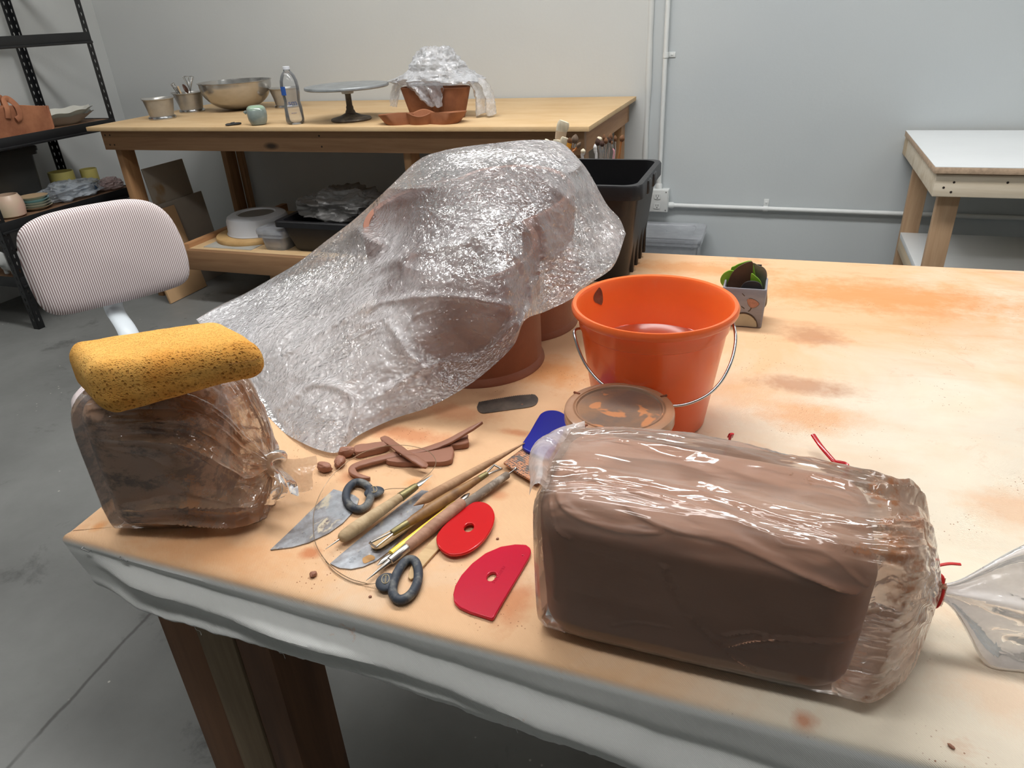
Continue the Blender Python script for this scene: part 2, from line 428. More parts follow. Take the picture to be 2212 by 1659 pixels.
# ceiling lamp housings (above the frame)
MT['lampw'] = simple('lamp_white_metal', (230, 230, 230), .4)
kk = N('lamp_diffuser'); em = kk.n('Emission'); em.inputs[0].default_value = (1, .985, .955, 1); em.inputs[1].default_value = 6; MT['lampd'] = kk.done(em.outputs[0])
for i, (x, y, z, sx, sy, w) in enumerate(LAMPS):
    t = thing('ceiling_light', 'long white ceiling lamp ' + ('over the canvas table', 'on the white bench side of the room', 'over the plywood table', 'above the near edge of the canvas table')[i], 'lamp', (x, y, z))
    G().box((x - sx / 2 - .03, y - sy / 2 - .03, z), (x + sx / 2 + .03, y + sy / 2 + .03, z + .13), .01).build('housing', MT['lampw'], t)
    G().box((x - sx / 2, y - sy / 2, z - .03), (x + sx / 2, y + sy / 2, z + .002), .01).build('diffuser', MT['lampd'], t)

# ---------------------------------------------------------------- conduit and outlet
MT['conduit'] = simple('painted_conduit', (214, 217, 216), .45, var=.05, bump=.001, bscale=40)
MT['dark'] = simple('dark_slot', (48, 48, 48), .6)
MT['steel'] = simple('bright_steel', (196, 198, 200), .25, 1.0, var=.15, vscale=30)
zc = .4155
t = thing('outlet_box', 'white square double outlet box on the wall below the upright conduit', 'outlet', (-.575, WALL_Y, zc))
G().box((-.632, WALL_Y - .05, zc - .06), (-.518, WALL_Y, zc + .06), .004).build('box', MT['conduit'], t)
G().box((-.629, WALL_Y - .056, zc - .057), (-.521, WALL_Y - .05, zc + .057), .002).build('cover_plate', MT['trimw'], t)
for dz in (.0255, -.0255):
    out = smooth_closed([(.017, .008), (.012, .0145), (-.012, .0145), (-.017, .008), (-.017, -.008), (-.012, -.0145), (.012, -.0145), (.017, -.008)], 40)
    r = G().prism(out, .004, ((-.575, WALL_Y - .056, zc + dz), (1, 0, 0), (0, 0, 1), (0, -1, 0)), .0008).build('receptacle', MT['trimw'], t)
    g = G()
    for dx in (-.006, .006): g.box((-.575 + dx - .0011, WALL_Y - .0607, zc + dz - .001), (-.575 + dx + .0011, WALL_Y - .0595, zc + dz + .008))
    g.prism([(.0028 * math.cos(a), .0028 * math.sin(a)) for a in np.linspace(0, 2 * math.pi, 12, endpoint=False)], .001, ((-.575, WALL_Y - .0597, zc + dz - .0075), (1, 0, 0), (0, 0, 1), (0, -1, 0)))
    o = g.build('socket_slot', MT['dark'], t, smooth=False); o.parent = r; o.location = (0, 0, 0)
for dx in (-.045, .045):
    for dz in (-.048, .048):
        G().lathe([(0, .0015), (.0032, .001), (.0036, 0)], (0, 0, 0), 10, M=Matrix.Translation((-.575 + dx, WALL_Y - .056, zc + dz)) @ Matrix.Rotation(math.radians(90), 4, 'X')).build('screw', MT['steel'], t)
def conduit(name, label, a, b, straps):
    t = thing(name, label, 'conduit', a)
    G().tube(polyline([a, b], 24), .0115, 14).build('pipe', MT['conduit'], t)
    d = np.array(b) - np.array(a); d /= np.linalg.norm(d)
    G().tube([np.array(a) - d * .002, np.array(a) + d * .02, np.array(a) + d * .028], [.017, .017, .0125], 14).build('connector', MT['conduit'], t)
    for q in straps:
        q = np.array(q); g = G(); g.tube([q - d * .012, q + d * .012], .0148, 14)
        e = np.array([1, 0, 0]) if abs(d[2]) > .5 else np.array([0, 0, 1])
        c = q + e * .028; ext = np.abs(d) * .012 + np.abs(e) * .017
        g.box((c[0] - ext[0], WALL_Y - .005, c[2] - ext[2]), (c[0] + ext[0], WALL_Y, c[2] + ext[2]), .001)
        s = g.build('strap', MT['conduit'], t)
        o = G().lathe([(0, .004), (.004, .003), (.0055, 0)], (0, 0, 0), 10, M=Matrix.Translation(c * [1, 0, 1] + np.array([0, WALL_Y - .005, 0])) @ Matrix.Rotation(math.radians(90), 4, 'X')).build('screw', MT['conduit'], t)
        o.parent = s; o.location = (0, 0, 0)
cy = WALL_Y - .022
conduit('electrical_conduit', 'white conduit pipe running straight up the wall from the outlet box', (-.574, cy, zc + .06), (-.565, cy, 4.15), [(-.571, cy, 1.128)])
conduit('electrical_conduit', 'white conduit pipe running level along the wall to the white bench', (-.517, cy, .388), (3.55, cy, .372), [(-.021, cy, .386), (1.8, cy, .379)])

# ================================================================ plywood table by the wall
MT['ply'] = simple('plywood_top', (208, 178, 136), .65, var=.10, vscale=3.5, bump=.0008, bscale=90, stretch=(1, 3, 1), c2=(199, 165, 120))
MT['plyedge'] = wood('plywood_edge', (205, 160, 96), (176, 128, 70), 0, 40, .65, False)
MT['fir_x'] = wood('fir_lumber_x', (158, 122, 88), (130, 94, 64), 0, 22)
MT['fir_y'] = wood('fir_lumber_y', (186, 140, 98), (150, 104, 66), 1, 22)
MT['fir_z'] = wood('fir_lumber_z', (172, 132, 92), (136, 96, 62), 2, 22)
MT['nail'] = simple('screw_hole', (40, 28, 20), .7)
LX, RX = -3.35, -.71
t = thing('work_table', 'long bare plywood work table standing against the back wall', 'table', ((LX + RX) / 2, 3.38, 0))
G().box((LX, 2.885, HF - .02), (RX, 3.895, HF), .002).build('tabletop', MT['ply'], t)
fa = G().box((LX + .045, 2.925, HF - .118), (RX - .03, 2.963, HF - .02), .002).build('front_apron', MT['fir_x'], t)
G().box((LX + .045, 3.83, HF - .118), (RX - .03, 3.868, HF - .02), .002).build('back_apron', MT['fir_x'], t)
for x in (LX + .045, RX - .068): G().box((x, 2.964, HF - .118), (x + .038, 3.829, HF - .02), .002).build('side_apron', MT['fir_y'], t)
for x in (LX + .07, LX + .102, -1.99, -1.985, LX + .085, LX + .115):
    z = HF - (.045 if x in (LX + .07, LX + .102, -1.99) else .093)
    G().lathe([(0, .0008), (.0045, .0006), (.0052, -.004)], (0, 0, 0), 8, M=Matrix.Translation((x, 2.9252, z)) @ Matrix.Rotation(math.radians(90), 4, 'X')).build('screw', MT['nail'], t)
for x in (-3.285, -1.59, -.79):
    for (y0, y1) in ((2.965, 3.054), (3.74, 3.829)):
        G().box((x, y0, 0), (x + .038, y1, HF - .02), .003).build('leg', MT['fir_z'], t)
G().box((-3.245, 3.829, .0), (-3.21, 3.868, HF - .118), .003).build('leg', MT['fir_z'], t)
G().box((-2.93, 2.93, .292), (-.82, 3.74, .312), .002).build('lower_shelf', MT['ply'], t)
G().box((-2.93, 2.892, .205), (-.82, 2.93, .312), .002).build('shelf_front_rail', MT['fir_x'], t)
G().box((-2.968, 2.93, .205), (-2.93, 3.829, .335), .002).build('shelf_side_rail', MT['fir_y'], t)
for x in (-2.5, -1.2): G().box((x, 3.0, 0), (x + .038, 3.09, .292), .003).build('shelf_support', MT['fir_z'], t)

# ================================================================ white bench at the right
MT['melamine'] = simple('white_melamine', (226, 229, 230), .35, var=.03, vscale=4)
MT['pine_x'] = wood('pale_pine_x', (232, 220, 200), (206, 188, 160), 0, 18, .6, False)
MT['pine_y'] = wood('pale_pine_y', (206, 188, 160), (182, 160, 130), 1, 18, .6, False)
MT['pine_z'] = wood('pale_pine_z', (196, 166, 134), (164, 130, 98), 2, 18)
MT['chip'] = simple('chipboard_edge', (196, 170, 144), .8, var=.25, vscale=60, bump=.001, bscale=120)
X0 = .556
t = thing('workbench', 'white topped pine bench standing against the wall at the right', 'bench', (1.35, 3.46, 0))
tp = G().box((X0, 3.036, HB - .025), (2.2, 3.885, HB - .002), .001).build('bench_top', MT['chip'], t)
o = G().box((X0 + .0005, 3.0365, HB - .002), (2.2, 3.885, HB), .0).build('white_surface', MT['melamine'], t, smooth=False)
G().box((X0 + .012, 3.05, HB - .112), (2.19, 4.158, HB - .03), .003).build('front_apron', MT['pine_x'], t)
G().box((X0 + .012, 3.84, HB - .112), (2.19, 3.878, HB - .025), .003).build('back_apron', MT['pine_x'], t)
G().box((X0 - .002 + .012, 4.159, HB - .112), (X0 + .05, 3.839, HB - .027), .003).build('side_apron', MT['pine_y'], t)
for (x, z) in ((X0 + .045, HB - .078), (X0 + .075, HB - .058), (X0 + .072, HB - .094), (X0 + .245, HB - .055)):
    G().lathe([(0, .0008), (.0045, .0006), (.0052, -.004)], (0, 0, 0), 8, M=Matrix.Translation((x, 3.0502, z)) @ Matrix.Rotation(math.radians(90), 4, 'X')).build('screw', MT['nail'], t)
for (x, y) in ((.6, 3.10), (.6, 3.74), (2.05, 3.10), (2.05, 3.74)):
    G().box((x, y, 0), (x + .075, y + .04, HB - .025), .003).build('leg', MT['pine_z'], t)
G().box((.6, 3.142, .31), (2.12, 3.739, .335), .001).build('lower_shelf', MT['melamine'], t)
G().box((.6, 3.142, .25), (.638, 3.739, .31), .002).build('shelf_rail', MT['pine_y'], t)

# clear storage box on the floor by the wall
MT['clearbox'] = film('clear_storage_plastic', .35, (226, 230, 236), .2, 3, .0005, hz_scale=3)
def tub(name, label, cat, c, sx, sy, h, m, taper=.88, lip=.012, lid=None, lid_m=None, group=None, rotz=0.0, content=None):
    """open or lidded box tub with rolled lip"""
    t = thing(name, label, cat, c, rotz, group)
    def loop(fx, z, r=.03, n=9):
        P = []
        hx, hy = sx / 2 * fx, sy / 2 * fx; r = min(r, hx * .5, hy * .5)
        for q, (ax, ay) in enumerate(((1, 1), (-1, 1), (-1, -1), (1, -1))):
            for a in np.linspace(0, math.pi / 2, n):
                a += q * math.pi / 2; P.append((ax * (hx - r) + r * math.cos(a), ay * (hy - r) + r * math.sin(a), z))
        return np.array(P)
    e = lip / (sx / 2)
    rows = [loop(taper * .02, .0), loop(taper * .96, 0), loop(taper, .012), loop(1 - .0, h - .03), loop(1 + e, h - .03), loop(1 + e, h - .004), loop(1 + e * .8, h), loop(1 - .02, h), loop(1 - .03, h - .035), loop(taper - .03, .016), loop(taper * .02, .008)]
    G().grid(np.array(rows), closed_v=True, flip=True).build('tub', m, t, local=True)
    if lid:
        rows = [loop(1 + e * 1.3, h - .012), loop(1 + e * 1.3, h + .006), loop(1 + e, h + .012), loop(.8, h + .012), loop(.78, h + .006), loop(.02, h + .006)]
        G().grid(np.array(rows), closed_v=True, flip=True).build('lid', lid_m or m, t, local=True)
    return t
tub('storage_box', 'clear plastic storage box on the floor under the outlet', 'storage box', (-.50, 3.74, 0), .36, .28, .285, MT['clearbox'], .9, lid=True)
# ================================================================ things on the plywood table
MT['tin'] = simple('galvanised_tin', (172, 170, 165), .34, .65, var=.10, vscale=30, bump=.0006, bscale=30)
MT['stain'] = simple('stainless_steel', (190, 188, 184), .20, .85, var=.06, vscale=30)
def tin_cup(c, label, rotz):
    t = thing('tin_cup', label, 'cup', c, rotz, 'galvanised tin cups on the plywood table')
    pr = [(0, .004), (.058, .004), (.058, .010), (.074, .100), (.078, .104), (.0805, .102), (.0795, .098), (.0755, .096), (.0605, .016), (.066, .012), (.067, .003), (.064, 0), (0, 0)]
    g = G()
    P = []; th = np.linspace(0, 2 * math.pi, 56, endpoint=False)
    for r, z in pr:
        sp = 1 + .22 * np.exp(-((th - math.pi) / .22) ** 2) * sstep(.06, .104, z)      # small pouring lip
        P.append(np.stack([r * np.cos(th) * sp, r * np.sin(th) * sp, np.full(56, z) + .004 * np.exp(-((th - math.pi) / .25) ** 2) * (z > .09)], 1))
    g.grid(np.array(P), closed_v=True, flip=True).build('cup_body', MT['tin'], t, local=True)
    g = G(); g.lathe([(.058, 0), (.0685, 0), (.070, .006), (.067, .014), (.0605, .016)], n=40).build('foot_ring', MT['steel'], t, local=True)
    return t
cup = tin_cup((-3.118, 3.175, HF), 'empty galvanised tin cup nearest the left end of the plywood table', .2)
dup(cup, (-3.165, 3.455, HF), .35, 'galvanised tin cup holding whisks and utensils')
dup(cup, (-2.632, 3.61, HF), .2, 'galvanised tin cup behind the steel bowl and water bottle')
# utensils in the second cup
MT['dkwood'] = wood('dark_wood', (82, 48, 28), (58, 32, 18), 2, 40, .5, False)
MT['ltwood'] = wood('light_wood', (206, 178, 140), (176, 146, 106), 2, 40, .6, False)
UC = np.array([-3.165, 3.455, HF])
def whisk(tip, label, rw, n):
    base = UC + np.array([.01 * np.sign(tip[0]), 0, .02]); tip = UC + np.array(tip)
    d = tip - base; L = np.linalg.norm(d); d /= L
    t = thing('whisk', label, 'whisk', base, 0, 'utensils in the tin cup')
    G().tube([base, base + d * L * .5], .005, 8).build('handle', MT['stain'], t)
    a = np.cross(d, [0, 1, 0]); a /= np.linalg.norm(a); b = np.cross(d, a)
    for q in range(n):
        ph = math.pi * q / n; e = a * math.cos(ph) + b * math.sin(ph)
        s = np.linspace(0, 1, 25); w = rw * np.sin(math.pi * s); zz = L * (.5 + .5 * np.sin(math.pi * s / 2)) if 0 else None
        u = np.linspace(-1, 1, 33); path = base + d * (L * (.5 + .5 * (1 - np.abs(u) ** 2.6)))[:, None] + e * (rw * np.sign(u) * np.sin(math.pi * np.abs(u) ** .55 ))[:, None]
        G().tube(path, .0013, 5).build('wire_loop', MT['stain'], t)
whisk((.028, .0, .185), 'small wire balloon whisk standing upright in the tin cup', .028, 4)
t = thing('spring_whisk', 'wire spring whisk leaning to the left in the tin cup', 'whisk', UC + [0, 0, .02], 0, 'utensils in the tin cup')
a, b = UC + np.array([-.015, 0, .02]), UC + np.array([-.085, -.01, .150]); d = (b - a) / np.linalg.norm(b - a)
G().tube([a, a + (b - a) * .75], .004, 8).build('handle', MT['stain'], t)
s = np.linspace(0, 1, 160); e = np.cross(d, [0, 1, 0]); e /= np.linalg.norm(e); f2 = np.cross(d, e)
G().tube(a + (b - a) * (.6 + .42 * s)[:, None] + .011 * (np.cos(s * 56)[:, None] * e + np.sin(s * 56)[:, None] * f2), .0015, 5).build('coil', MT['stain'], t)
for (off, tip, m, lab, rr) in (((-.02, .02), (-.075, .01, .128), 'ltwood', 'thin pale wooden stick beside the wire spring in the tin cup', .0045),
                           ((-.01, -.02), (-.042, -.02, .138), 'ltwood', 'pale wooden stick in front of the dark tools in the tin cup', .004)):
    g = G(); g.tube([UC + [off[0], off[1], .01], UC + tip], rr, 8); o = g.build('wooden_stick', MT[m], None); tag(o, lab, 'stick', 'utensils in the tin cup')
t = thing('spatula', 'dark brown wooden spatula in the tin cup next to the balloon whisk', 'spatula', UC + [0, 0, .01], 0, 'utensils in the tin cup')
G().tube([UC + [0, .01, .01], UC + [-.012, .01, .11]], .005, 8).build('handle', MT['dkwood'], t)
G().tube(smooth_open([UC + [-.012, .01, .10], UC + [-.018, .01, .118], UC + [-.026, .01, .136], UC + [-.032, .01, .145]], 10), [.005, .012, .015, .016, .016, .014, .012, .010, .007, .003], 10, flat=.35).build('blade', MT['dkwood'], t)

# steel mixing bowl
t = thing('mixing_bowl', 'large stainless steel mixing bowl on the plywood table', 'bowl', (-2.892, 3.53, HF))
R_, Hh = .193, .148
pr = [(0, .0)] + [(R_ * math.sin(a) ** .92 * 1.0, Hh * (1 - math.cos(a)) * .93) for a in np.linspace(.28, math.pi / 2, 16)] + [(R_ + .001, Hh - .002), (R_ + .006, Hh), (R_ + .006, Hh + .003), (R_ - .001, Hh + .002)] + [(R_ * .985 * math.sin(a) ** .92, Hh * (1 - math.cos(a)) * .93 + .003) for a in np.linspace(math.pi / 2, .28, 14)] + [(0, .004)]
M = Matrix.Translation((-2.892, 3.53, HF))
G().lathe(pr, (-2.892, 3.53, HF), 64).build('bowl_body', MT['stain'], t)

# small glazed cup lying near the front edge, black tool, water bottle
def celadon():
    k = N('celadon_glaze'); co = k.co()
    c = k.mix(k.ramp(k.noise(14, 4), .4, .65), srgb(130, 141, 137), srgb(114, 126, 123))
    c = k.mix(k.ramp(k.sep(co)[2], .065, .082), c, srgb(150, 176, 150))
    return k.done(k.pbr(c, .18, 0, coat=.5))
MT['celadon'] = celadon()
c = np.array([-2.333, 2.955, HF])
t = thing('glazed_cup', 'small grey-green glazed ceramic cup upside down by the table front edge', 'cup', c)
th = np.linspace(0, 2 * math.pi, 40, endpoint=False)
P = []
for r, z in [(0, 0), (.026, 0), (.036, .004), (.044, .02), (.048, .04), (.047, .06), (.043, .076), (.034, .084), (.020, .087), (0, .087)]:
    k_ = 1 + .05 * np.cos(4 * th)
    P.append(np.stack([r * np.cos(th) * k_, r * np.sin(th) * k_, np.full(40, z)], 1))
G().add(np.array(P).reshape(-1, 3) + c, []).grid(np.array(P) + c, closed_v=True, flip=True).build('cup_body', MT['celadon'], t)
G().tube([c + [-.05, -.012, .062], c + [-.056, -.014, .058], c + [-.05, -.012, .05]], [.006, .008, .005], 8).build('side_lug', MT['celadon'], t)
MT['blackplastic'] = simple('black_plastic', (30, 30, 32), .4, var=.2, vscale=30, bump=.0005)
a, b = PZ(487, 270, HF + .006), PZ(521, 266, HF + .006)
t = thing('utility_knife', 'small black folding tool lying at the front edge of the plywood table', 'tool', (a + b) / 2 * [1, 1, 0] + [0, 0, HF])
d = (b - a); G().tube(polyline([a, b], 12), [.006, .010, .011, .011, .0105, .0105, .011, .011, .011, .010, .009, .006], 10, flat=.55).build('handle', MT['blackplastic'], t)
G().tube([a + d * .35 + [0, 0, .005], a + d * .6 + [0, 0, .006]], .0035, 8).build('slider', MT['dark'], t)

kk = N('pet_plastic'); tr = kk.n('BsdfTransparent'); tr.inputs[0].default_value = (.95, .96, .97, 1)
lw = kk.n('LayerWeight'); lw.inputs[0].default_value = .35; gl = kk.n('BsdfGlossy'); gl.inputs['Roughness'].default_value = .06
dfp = kk.n('BsdfDiffuse'); dfp.inputs[0].default_value = (.9, .92, .95, 1)
b0 = kk.mixs(kk.math('ADD', .06, kk.math('MULTIPLY', lw.outputs['Facing'], .28)), tr.outputs[0], dfp.outputs[0])
fr = kk.n('Fresnel'); fr.inputs[0].default_value = 1.5
MT['pet'] = kk.done(kk.mixs(fr.outputs[0], b0, gl.outputs[0]))
MT['ink'] = simple('label_ink', (66, 84, 130), .5)
MT['inkblue'] = simple('label_blue', (40, 84, 160), .5)
c = np.array([-2.145, 2.985, HF])
t = thing('water_bottle', 'clear plastic water bottle with blue lettering on the plywood table', 'bottle', c)
pr = [(0, .004), (.018, .003), (.030, .0), (.037, .006), (.040, .018), (.039, .05), (.038, .075), (.034, .10), (.036, .118), (.039, .14), (.0395, .165), (.037, .19), (.030, .212), (.021, .226), (.0145, .232), (.0145, .240)]
ribs = lambda th, z: 1 + (.03 * np.cos(th * 5) if z < .02 else 0)
Hs = .222 / .240 * 1.06
G().lathe([(r * 1.06, z * Hs) for r, z in pr], c, 40, wob=ribs).build('bottle_body', MT['pet'], t)
G().lathe([(.014, .0), (.0155, .001), (.0155, .0125), (.014, .0135), (0, .0135)], c + [0, 0, .2335], 24).build('bottle_cap', simple('clear_cap', (214, 216, 222), .4), t)
vdir = np.array([c[0], c[1], 0]) / np.linalg.norm(c[:2]); ex = np.array([vdir[1], -vdir[0], 0.0]) * 1.0
ex = np.array([-(-vdir[1]), -vdir[0], 0]); 
def on_bottle(dx, z, rad): return c + ex * dx + np.array([0, 0, z]) - vdir * math.sqrt(max(rad ** 2 - dx ** 2, 1e-6))
for (txt, z, size, sx) in (('sm', .095, .034, 1.0), ('water', .052, .011, 1.0)):
    text_mesh('lettering', txt, size, .0003, MT['ink'], t, Matrix.Translation(-Vector(c)) @ frame4(on_bottle(0, z, .0432), ex, (0, 0, 1)), sx)
pt = G(); P = []
for z in np.linspace(.128, .165, 6): P.append([on_bottle(q, z, .0436) for q in np.linspace(-.041, -.020, 8)])
pt.grid(np.array(P)).build('blue_mark', MT['inkblue'], t)

# banding wheel
MT['alu'] = simple('cast_aluminium', (176, 180, 182), .45, .7, var=.25, vscale=14, bump=.001, bscale=50)
MT['iron'] = simple('dirty_cast_iron', (92, 84, 76), .6, .5, c2=(150, 138, 122), vscale=22, bump=.0015, bscale=40, lo=.5, hi=.75)
c = np.array([-1.905, 3.085, HF])
t = thing('banding_wheel', 'round metal banding wheel on a tall stem on the plywood table', 'turntable', c)
G().lathe([(0, .0), (.09, .0), (.095, .006), (.092, .012), (.05, .022), (.024, .034), (.020, .046), (0, .046)], c, 48).build('base', MT['iron'], t)
G().lathe([(.020, .04), (.017, .05), (.017, .060), (.014, .066), (.0135, .115), (.018, .12), (.018, .13)], c, 24).build('stem', MT['iron'], t)
G().lathe([(0, .118), (.026, .118), (.028, .122), (.028, .134), (.024, .138), (.024, .146)], c, 24).build('hub', MT['alu'], t)
G().lathe([(0, .141), (.188, .141), (.1925, .144), (.1935, .150), (.191, .155), (.185, .156), (0, .1565)], c, 72).build('wheel_head', MT['alu'], t)

# lobed clay planter under bunched plastic, and its saucer
MT['leather'] = simple('brown_clay', (150, 96, 64), .75, var=.15, vscale=14, bump=.0012, bscale=40, c2=(132, 82, 54))
def lobed(circles, prof, c, n=120, wall=.006, th0=0):
    """loft of the union of circles; prof: list of (scale, z)"""
    cs = np.array(circles, float); cen = cs[:, :2].mean(0); th = np.linspace(0, 2 * math.pi, n, endpoint=False) + th0
    D = np.stack([np.cos(th), np.sin(th)], 1)
    def outline(ins):
        best = np.zeros(n)
        for x, y, r in cs:
            o = cen - [x, y]; b = D @ o; cc = o @ o - (r - ins) ** 2; disc_ = b * b - cc
            best = np.maximum(best, np.where(disc_ > 0, -b + np.sqrt(np.maximum(disc_, 0)), 0))
        k = np.array([.25, .5, .25]); b2 = np.r_[best[-1], best, best[0]]; return np.convolve(b2, k, 'valid')
    def row(s, z, ins, zf=None):
        R = outline(ins) * s; zz = np.full(n, z) if zf is None else z + zf(th)
        return np.stack([cen[0] + D[:, 0] * R + c[0], cen[1] + D[:, 1] * R + c[1], zz + c[2]], 1)
    return row
c = np.array([-1.490, 3.19, HF])
circ = [(-.118, .0, .062), (-.008, .035, .060), (.095, -.035, .066)]
row = lobed(circ, None, c)
t = thing('lobed_planter', 'brown clay planter of three joined cups topped with crumpled plastic', 'planter', c)
rows = [row(.02, 0, 0), row(.80, 0, 0), row(.82, .004, 0), row(.92, .06, 0), row(1.04, .128, 0), row(1.03, .132, .002), row(1.0, .131, .006), row(.86, .05, .006), row(.76, .012, .006), row(.02, .01, .006)]
G().grid(np.array(rows), closed_v=True, flip=True).build('planter_body', MT['leather'], t)
c = np.array([-1.487, 2.985, HF])
row = lobed([(-.125, -.012, .066), (.0, 0, .066), (.128, .012, .068)], None, c)
zf = lambda th: .007 * np.cos(3 * th + .6) * 1.0
rows = [row(.02, 0, 0), row(.86, 0, 0), row(.90, .006, 0), row(1.05, .042, 0, zf), row(1.03, .045, .001, zf), row(.98, .042, .005, zf), row(.84, .012, .005), row(.02, .010, .005)]
o = G().grid(np.array(rows), closed_v=True, flip=True).build('lobed_saucer', MT['leather'], None)
tag(o, 'shallow brown clay saucer of three lobes in front of the lobed planter', 'saucer')

MT['bagfar'] = film('bunched_thin_plastic', .55, (232, 234, 238), .12, 30, .004, hz_scale=20, gloss=1.3)
def crumple(name, label, cat, c, rad, m, seed, n=(90, 120), amp=.35, sheet=None):
    """bunched plastic: a crumpled closed sheet"""
    th = np.linspace(0, 2 * math.pi, n[1], endpoint=False); ph = np.linspace(.001, math.pi - .001, n[0])
    T, Pp = np.meshgrid(th, ph); D = np.stack([np.sin(Pp) * np.cos(T), np.sin(Pp) * np.sin(T), np.cos(Pp)], 2)
    q = D.reshape(-1, 3); r = 1 + amp * fbm(q * 1.7, 3, seed, True) + amp * .22 * fbm(q * 5, 3, seed + 9, True)
    P = (q * r[:, None]) * np.array(rad)
    P[:, 2] = np.maximum(P[:, 2], -rad[2] * .6)
    if sheet: P = sheet(P, q)
    o = G().grid(P.reshape(n[0], n[1], 3) + np.array(c), closed_v=True, flip=False).build(name, m, None)
    return tag(o, label, cat)
c = np.array([-1.475, 3.19, HF])
def shape(P, q):
    P = P.copy(); z = P[:, 2] / .088
    # narrow bunch on top, skirt spreading over the cups, loose tails at both ends
    low = sstep(.15, -.55, z); P[:, 0] *= 1 + .9 * low; P[:, 1] *= 1 + .45 * low
    return P
crumple('plastic_wrap', 'crumpled clear plastic bunched over the far lobed planter', 'plastic wrap', c + [-.015, 0, .196], (.115, .085, .088), MT['bagfar'], 21, amp=.28, sheet=shape)
def tail(pts, w0, w1, seed, name='plastic_wrap'):
    pts = smooth_open(pts, 40); s = np.linspace(0, 1, 40); P = []
    for i, p in enumerate(pts):
        v = np.linspace(-1, 1, 26); w = w0 + (w1 - w0) * s[i]
        fold = .35 * w * np.sin(v * 7 + seed + s[i] * 2)
        P.append(np.stack([p[0] + w * v, p[1] + fold, p[2] + .1 * w * np.cos(v * 5 + seed)], 1))
    P = np.array(P); q = P.reshape(-1, 3); P = (q + .004 * fbm(q * 60, 3, seed)[:, None]).reshape(P.shape)
    return P
wrap = bpy.data.objects['plastic_wrap']
for pts, w0, w1, sd in (([c + [.10, -.02, .17], c + [.18, -.03, .15], c + [.215, -.03, .09], c + [.225, -.04, .012]], .04, .055, 1.0),
                        ([c + [-.12, -.0, .16], c + [-.19, -.03, .15], c + [-.225, -.03, .10], c + [-.235, -.04, .05]], .03, .018, 4.0),
                        ([c + [-.06, -.085, .155], c + [-.02, -.10, .12], c + [.0, -.105, .085], c + [.02, -.10, .055]], .10, .03, 2.0)):
    g = G().grid(tail(pts, w0, w1, sd)); o = g.build('loose_fold', MT['bagfar'], None); o.parent = wrap

# ================================================================ under the plywood table
MT['whiteplast'] = simple('white_plastic', (196, 198, 202), .45, var=.08, vscale=5)
MT['bat'] = simple('wooden_bat', (196, 160, 108), .7, c2=(176, 138, 86), vscale=6, bump=.0006)
SZ = .312
c = np.array([-2.70, 3.20, SZ])
o = G().lathe([(0, 0), (.205, 0), (.208, .004), (.208, .022), (.205, .026), (0, .026)], c, 64).build('wooden_bat', MT['bat'], None)
tag(o, 'round wooden bat on the lower shelf under the white basin', 'bat')
t = thing('basin', 'white plastic basin turned upside down on the round wooden bat', 'basin', c + [0, .02, .026])
cc = c + [0.01, .03, .026]
G().lathe([(.172, 0), (.174, .004), (.168, .012), (.166, .07), (.158, .09), (.14, .10), (.105, .102), (.10, .094), (0, .09)], cc, 56).build('basin_body', MT['whiteplast'], t)
G().lathe([(0, .0945), (.098, .0945), (.099, .0925), (0, .0925)], cc, 40).build('base_recess', simple('grey_recess', (120, 116, 110), .7), t)
MT['blacktub'] = simple('black_tub_plastic', (27, 27, 30), .42, var=.2, vscale=10, bump=.0006, bscale=60)
tub('plastic_tub', 'black plastic tub full of grey plastic bags on the lower shelf', 'tub', (-2.06, 3.16, SZ), .56, .38, .165, MT['blacktub'], .86, .03)
tub('plastic_tub', 'second black tub on the lower shelf behind the bag-filled one', 'tub', (-1.55, 3.55, SZ), .52, .36, .24, MT['blacktub'], .86, .03)
MT['baggrey'] = film('grey_bag_plastic', .75, (150, 148, 146), .25, 20, .004, hz_scale=8)
crumple('plastic_bag', 'grey plastic bags heaped in the black tub under the plywood table', 'plastic bag', (-2.06, 3.17, SZ + .20), (.21, .12, .085), MT['baggrey'], 33, amp=.4)
MT['bluebox'] = simple('blue_contents', (66, 74, 112), .6, var=.5, vscale=30)
t = tub('storage_box', 'small clear box with blue contents on the lower shelf beside the black tub', 'storage box', (-2.418, 3.05, SZ), .15, .15, .10, MT['clearbox'], .9, lid=True)
G().box((-.055, -.055, .006), (.055, .055, .07), .01).build('contents', MT['bluebox'], t, local=True)
o = G().box((-2.86, 2.96, SZ), (-2.55, 3.10, SZ + .003), 0).build('paper_sheet', simple('grey_paper', (170, 168, 160), .8), None); tag(o, 'flat grey sheet lying on the lower shelf under the round bat', 'sheet')

# boards leaning on the table leg
MT['mdf'] = simple('tan_board', (206, 168, 126), .75, var=.08, vscale=4, bump=.0005)
MT['card'] = simple('grey_board', (162, 153, 141), .8, var=.08, vscale=4)
MT['card2'] = simple('brown_grey_board', (156, 146, 132), .8, c2=(140, 112, 80), vscale=2.0, lo=.5, hi=.56)
def board(name, label, y0, y1, xb, xt, h, th, m):
    b = math.atan2(xt - xb, h)
    g = G(); M = Matrix.Translation((xb, 0, 0)) @ Matrix.Rotation(b, 4, 'Y')
    g.box((-th, y0, 0), (0, y1, math.hypot(h, xt - xb)), .002, M)
    v = np.array(g.v); v[:, 2] -= v[:, 2].min(); g.v = [tuple(q) for q in v]
    o = g.build(name, m, None); return tag(o, label, 'board', 'boards leaning by the plywood table')
board('wooden_board', 'tan wooden board standing on the floor behind the striped chair', 2.868, 3.16, -3.10, -3.185, .48, .016, MT['mdf'])
board('grey_board', 'lower grey board leaning behind the tan board', 2.965 + .10, 3.42, -3.04 - .12, -3.212, .50, .012, MT['card'])
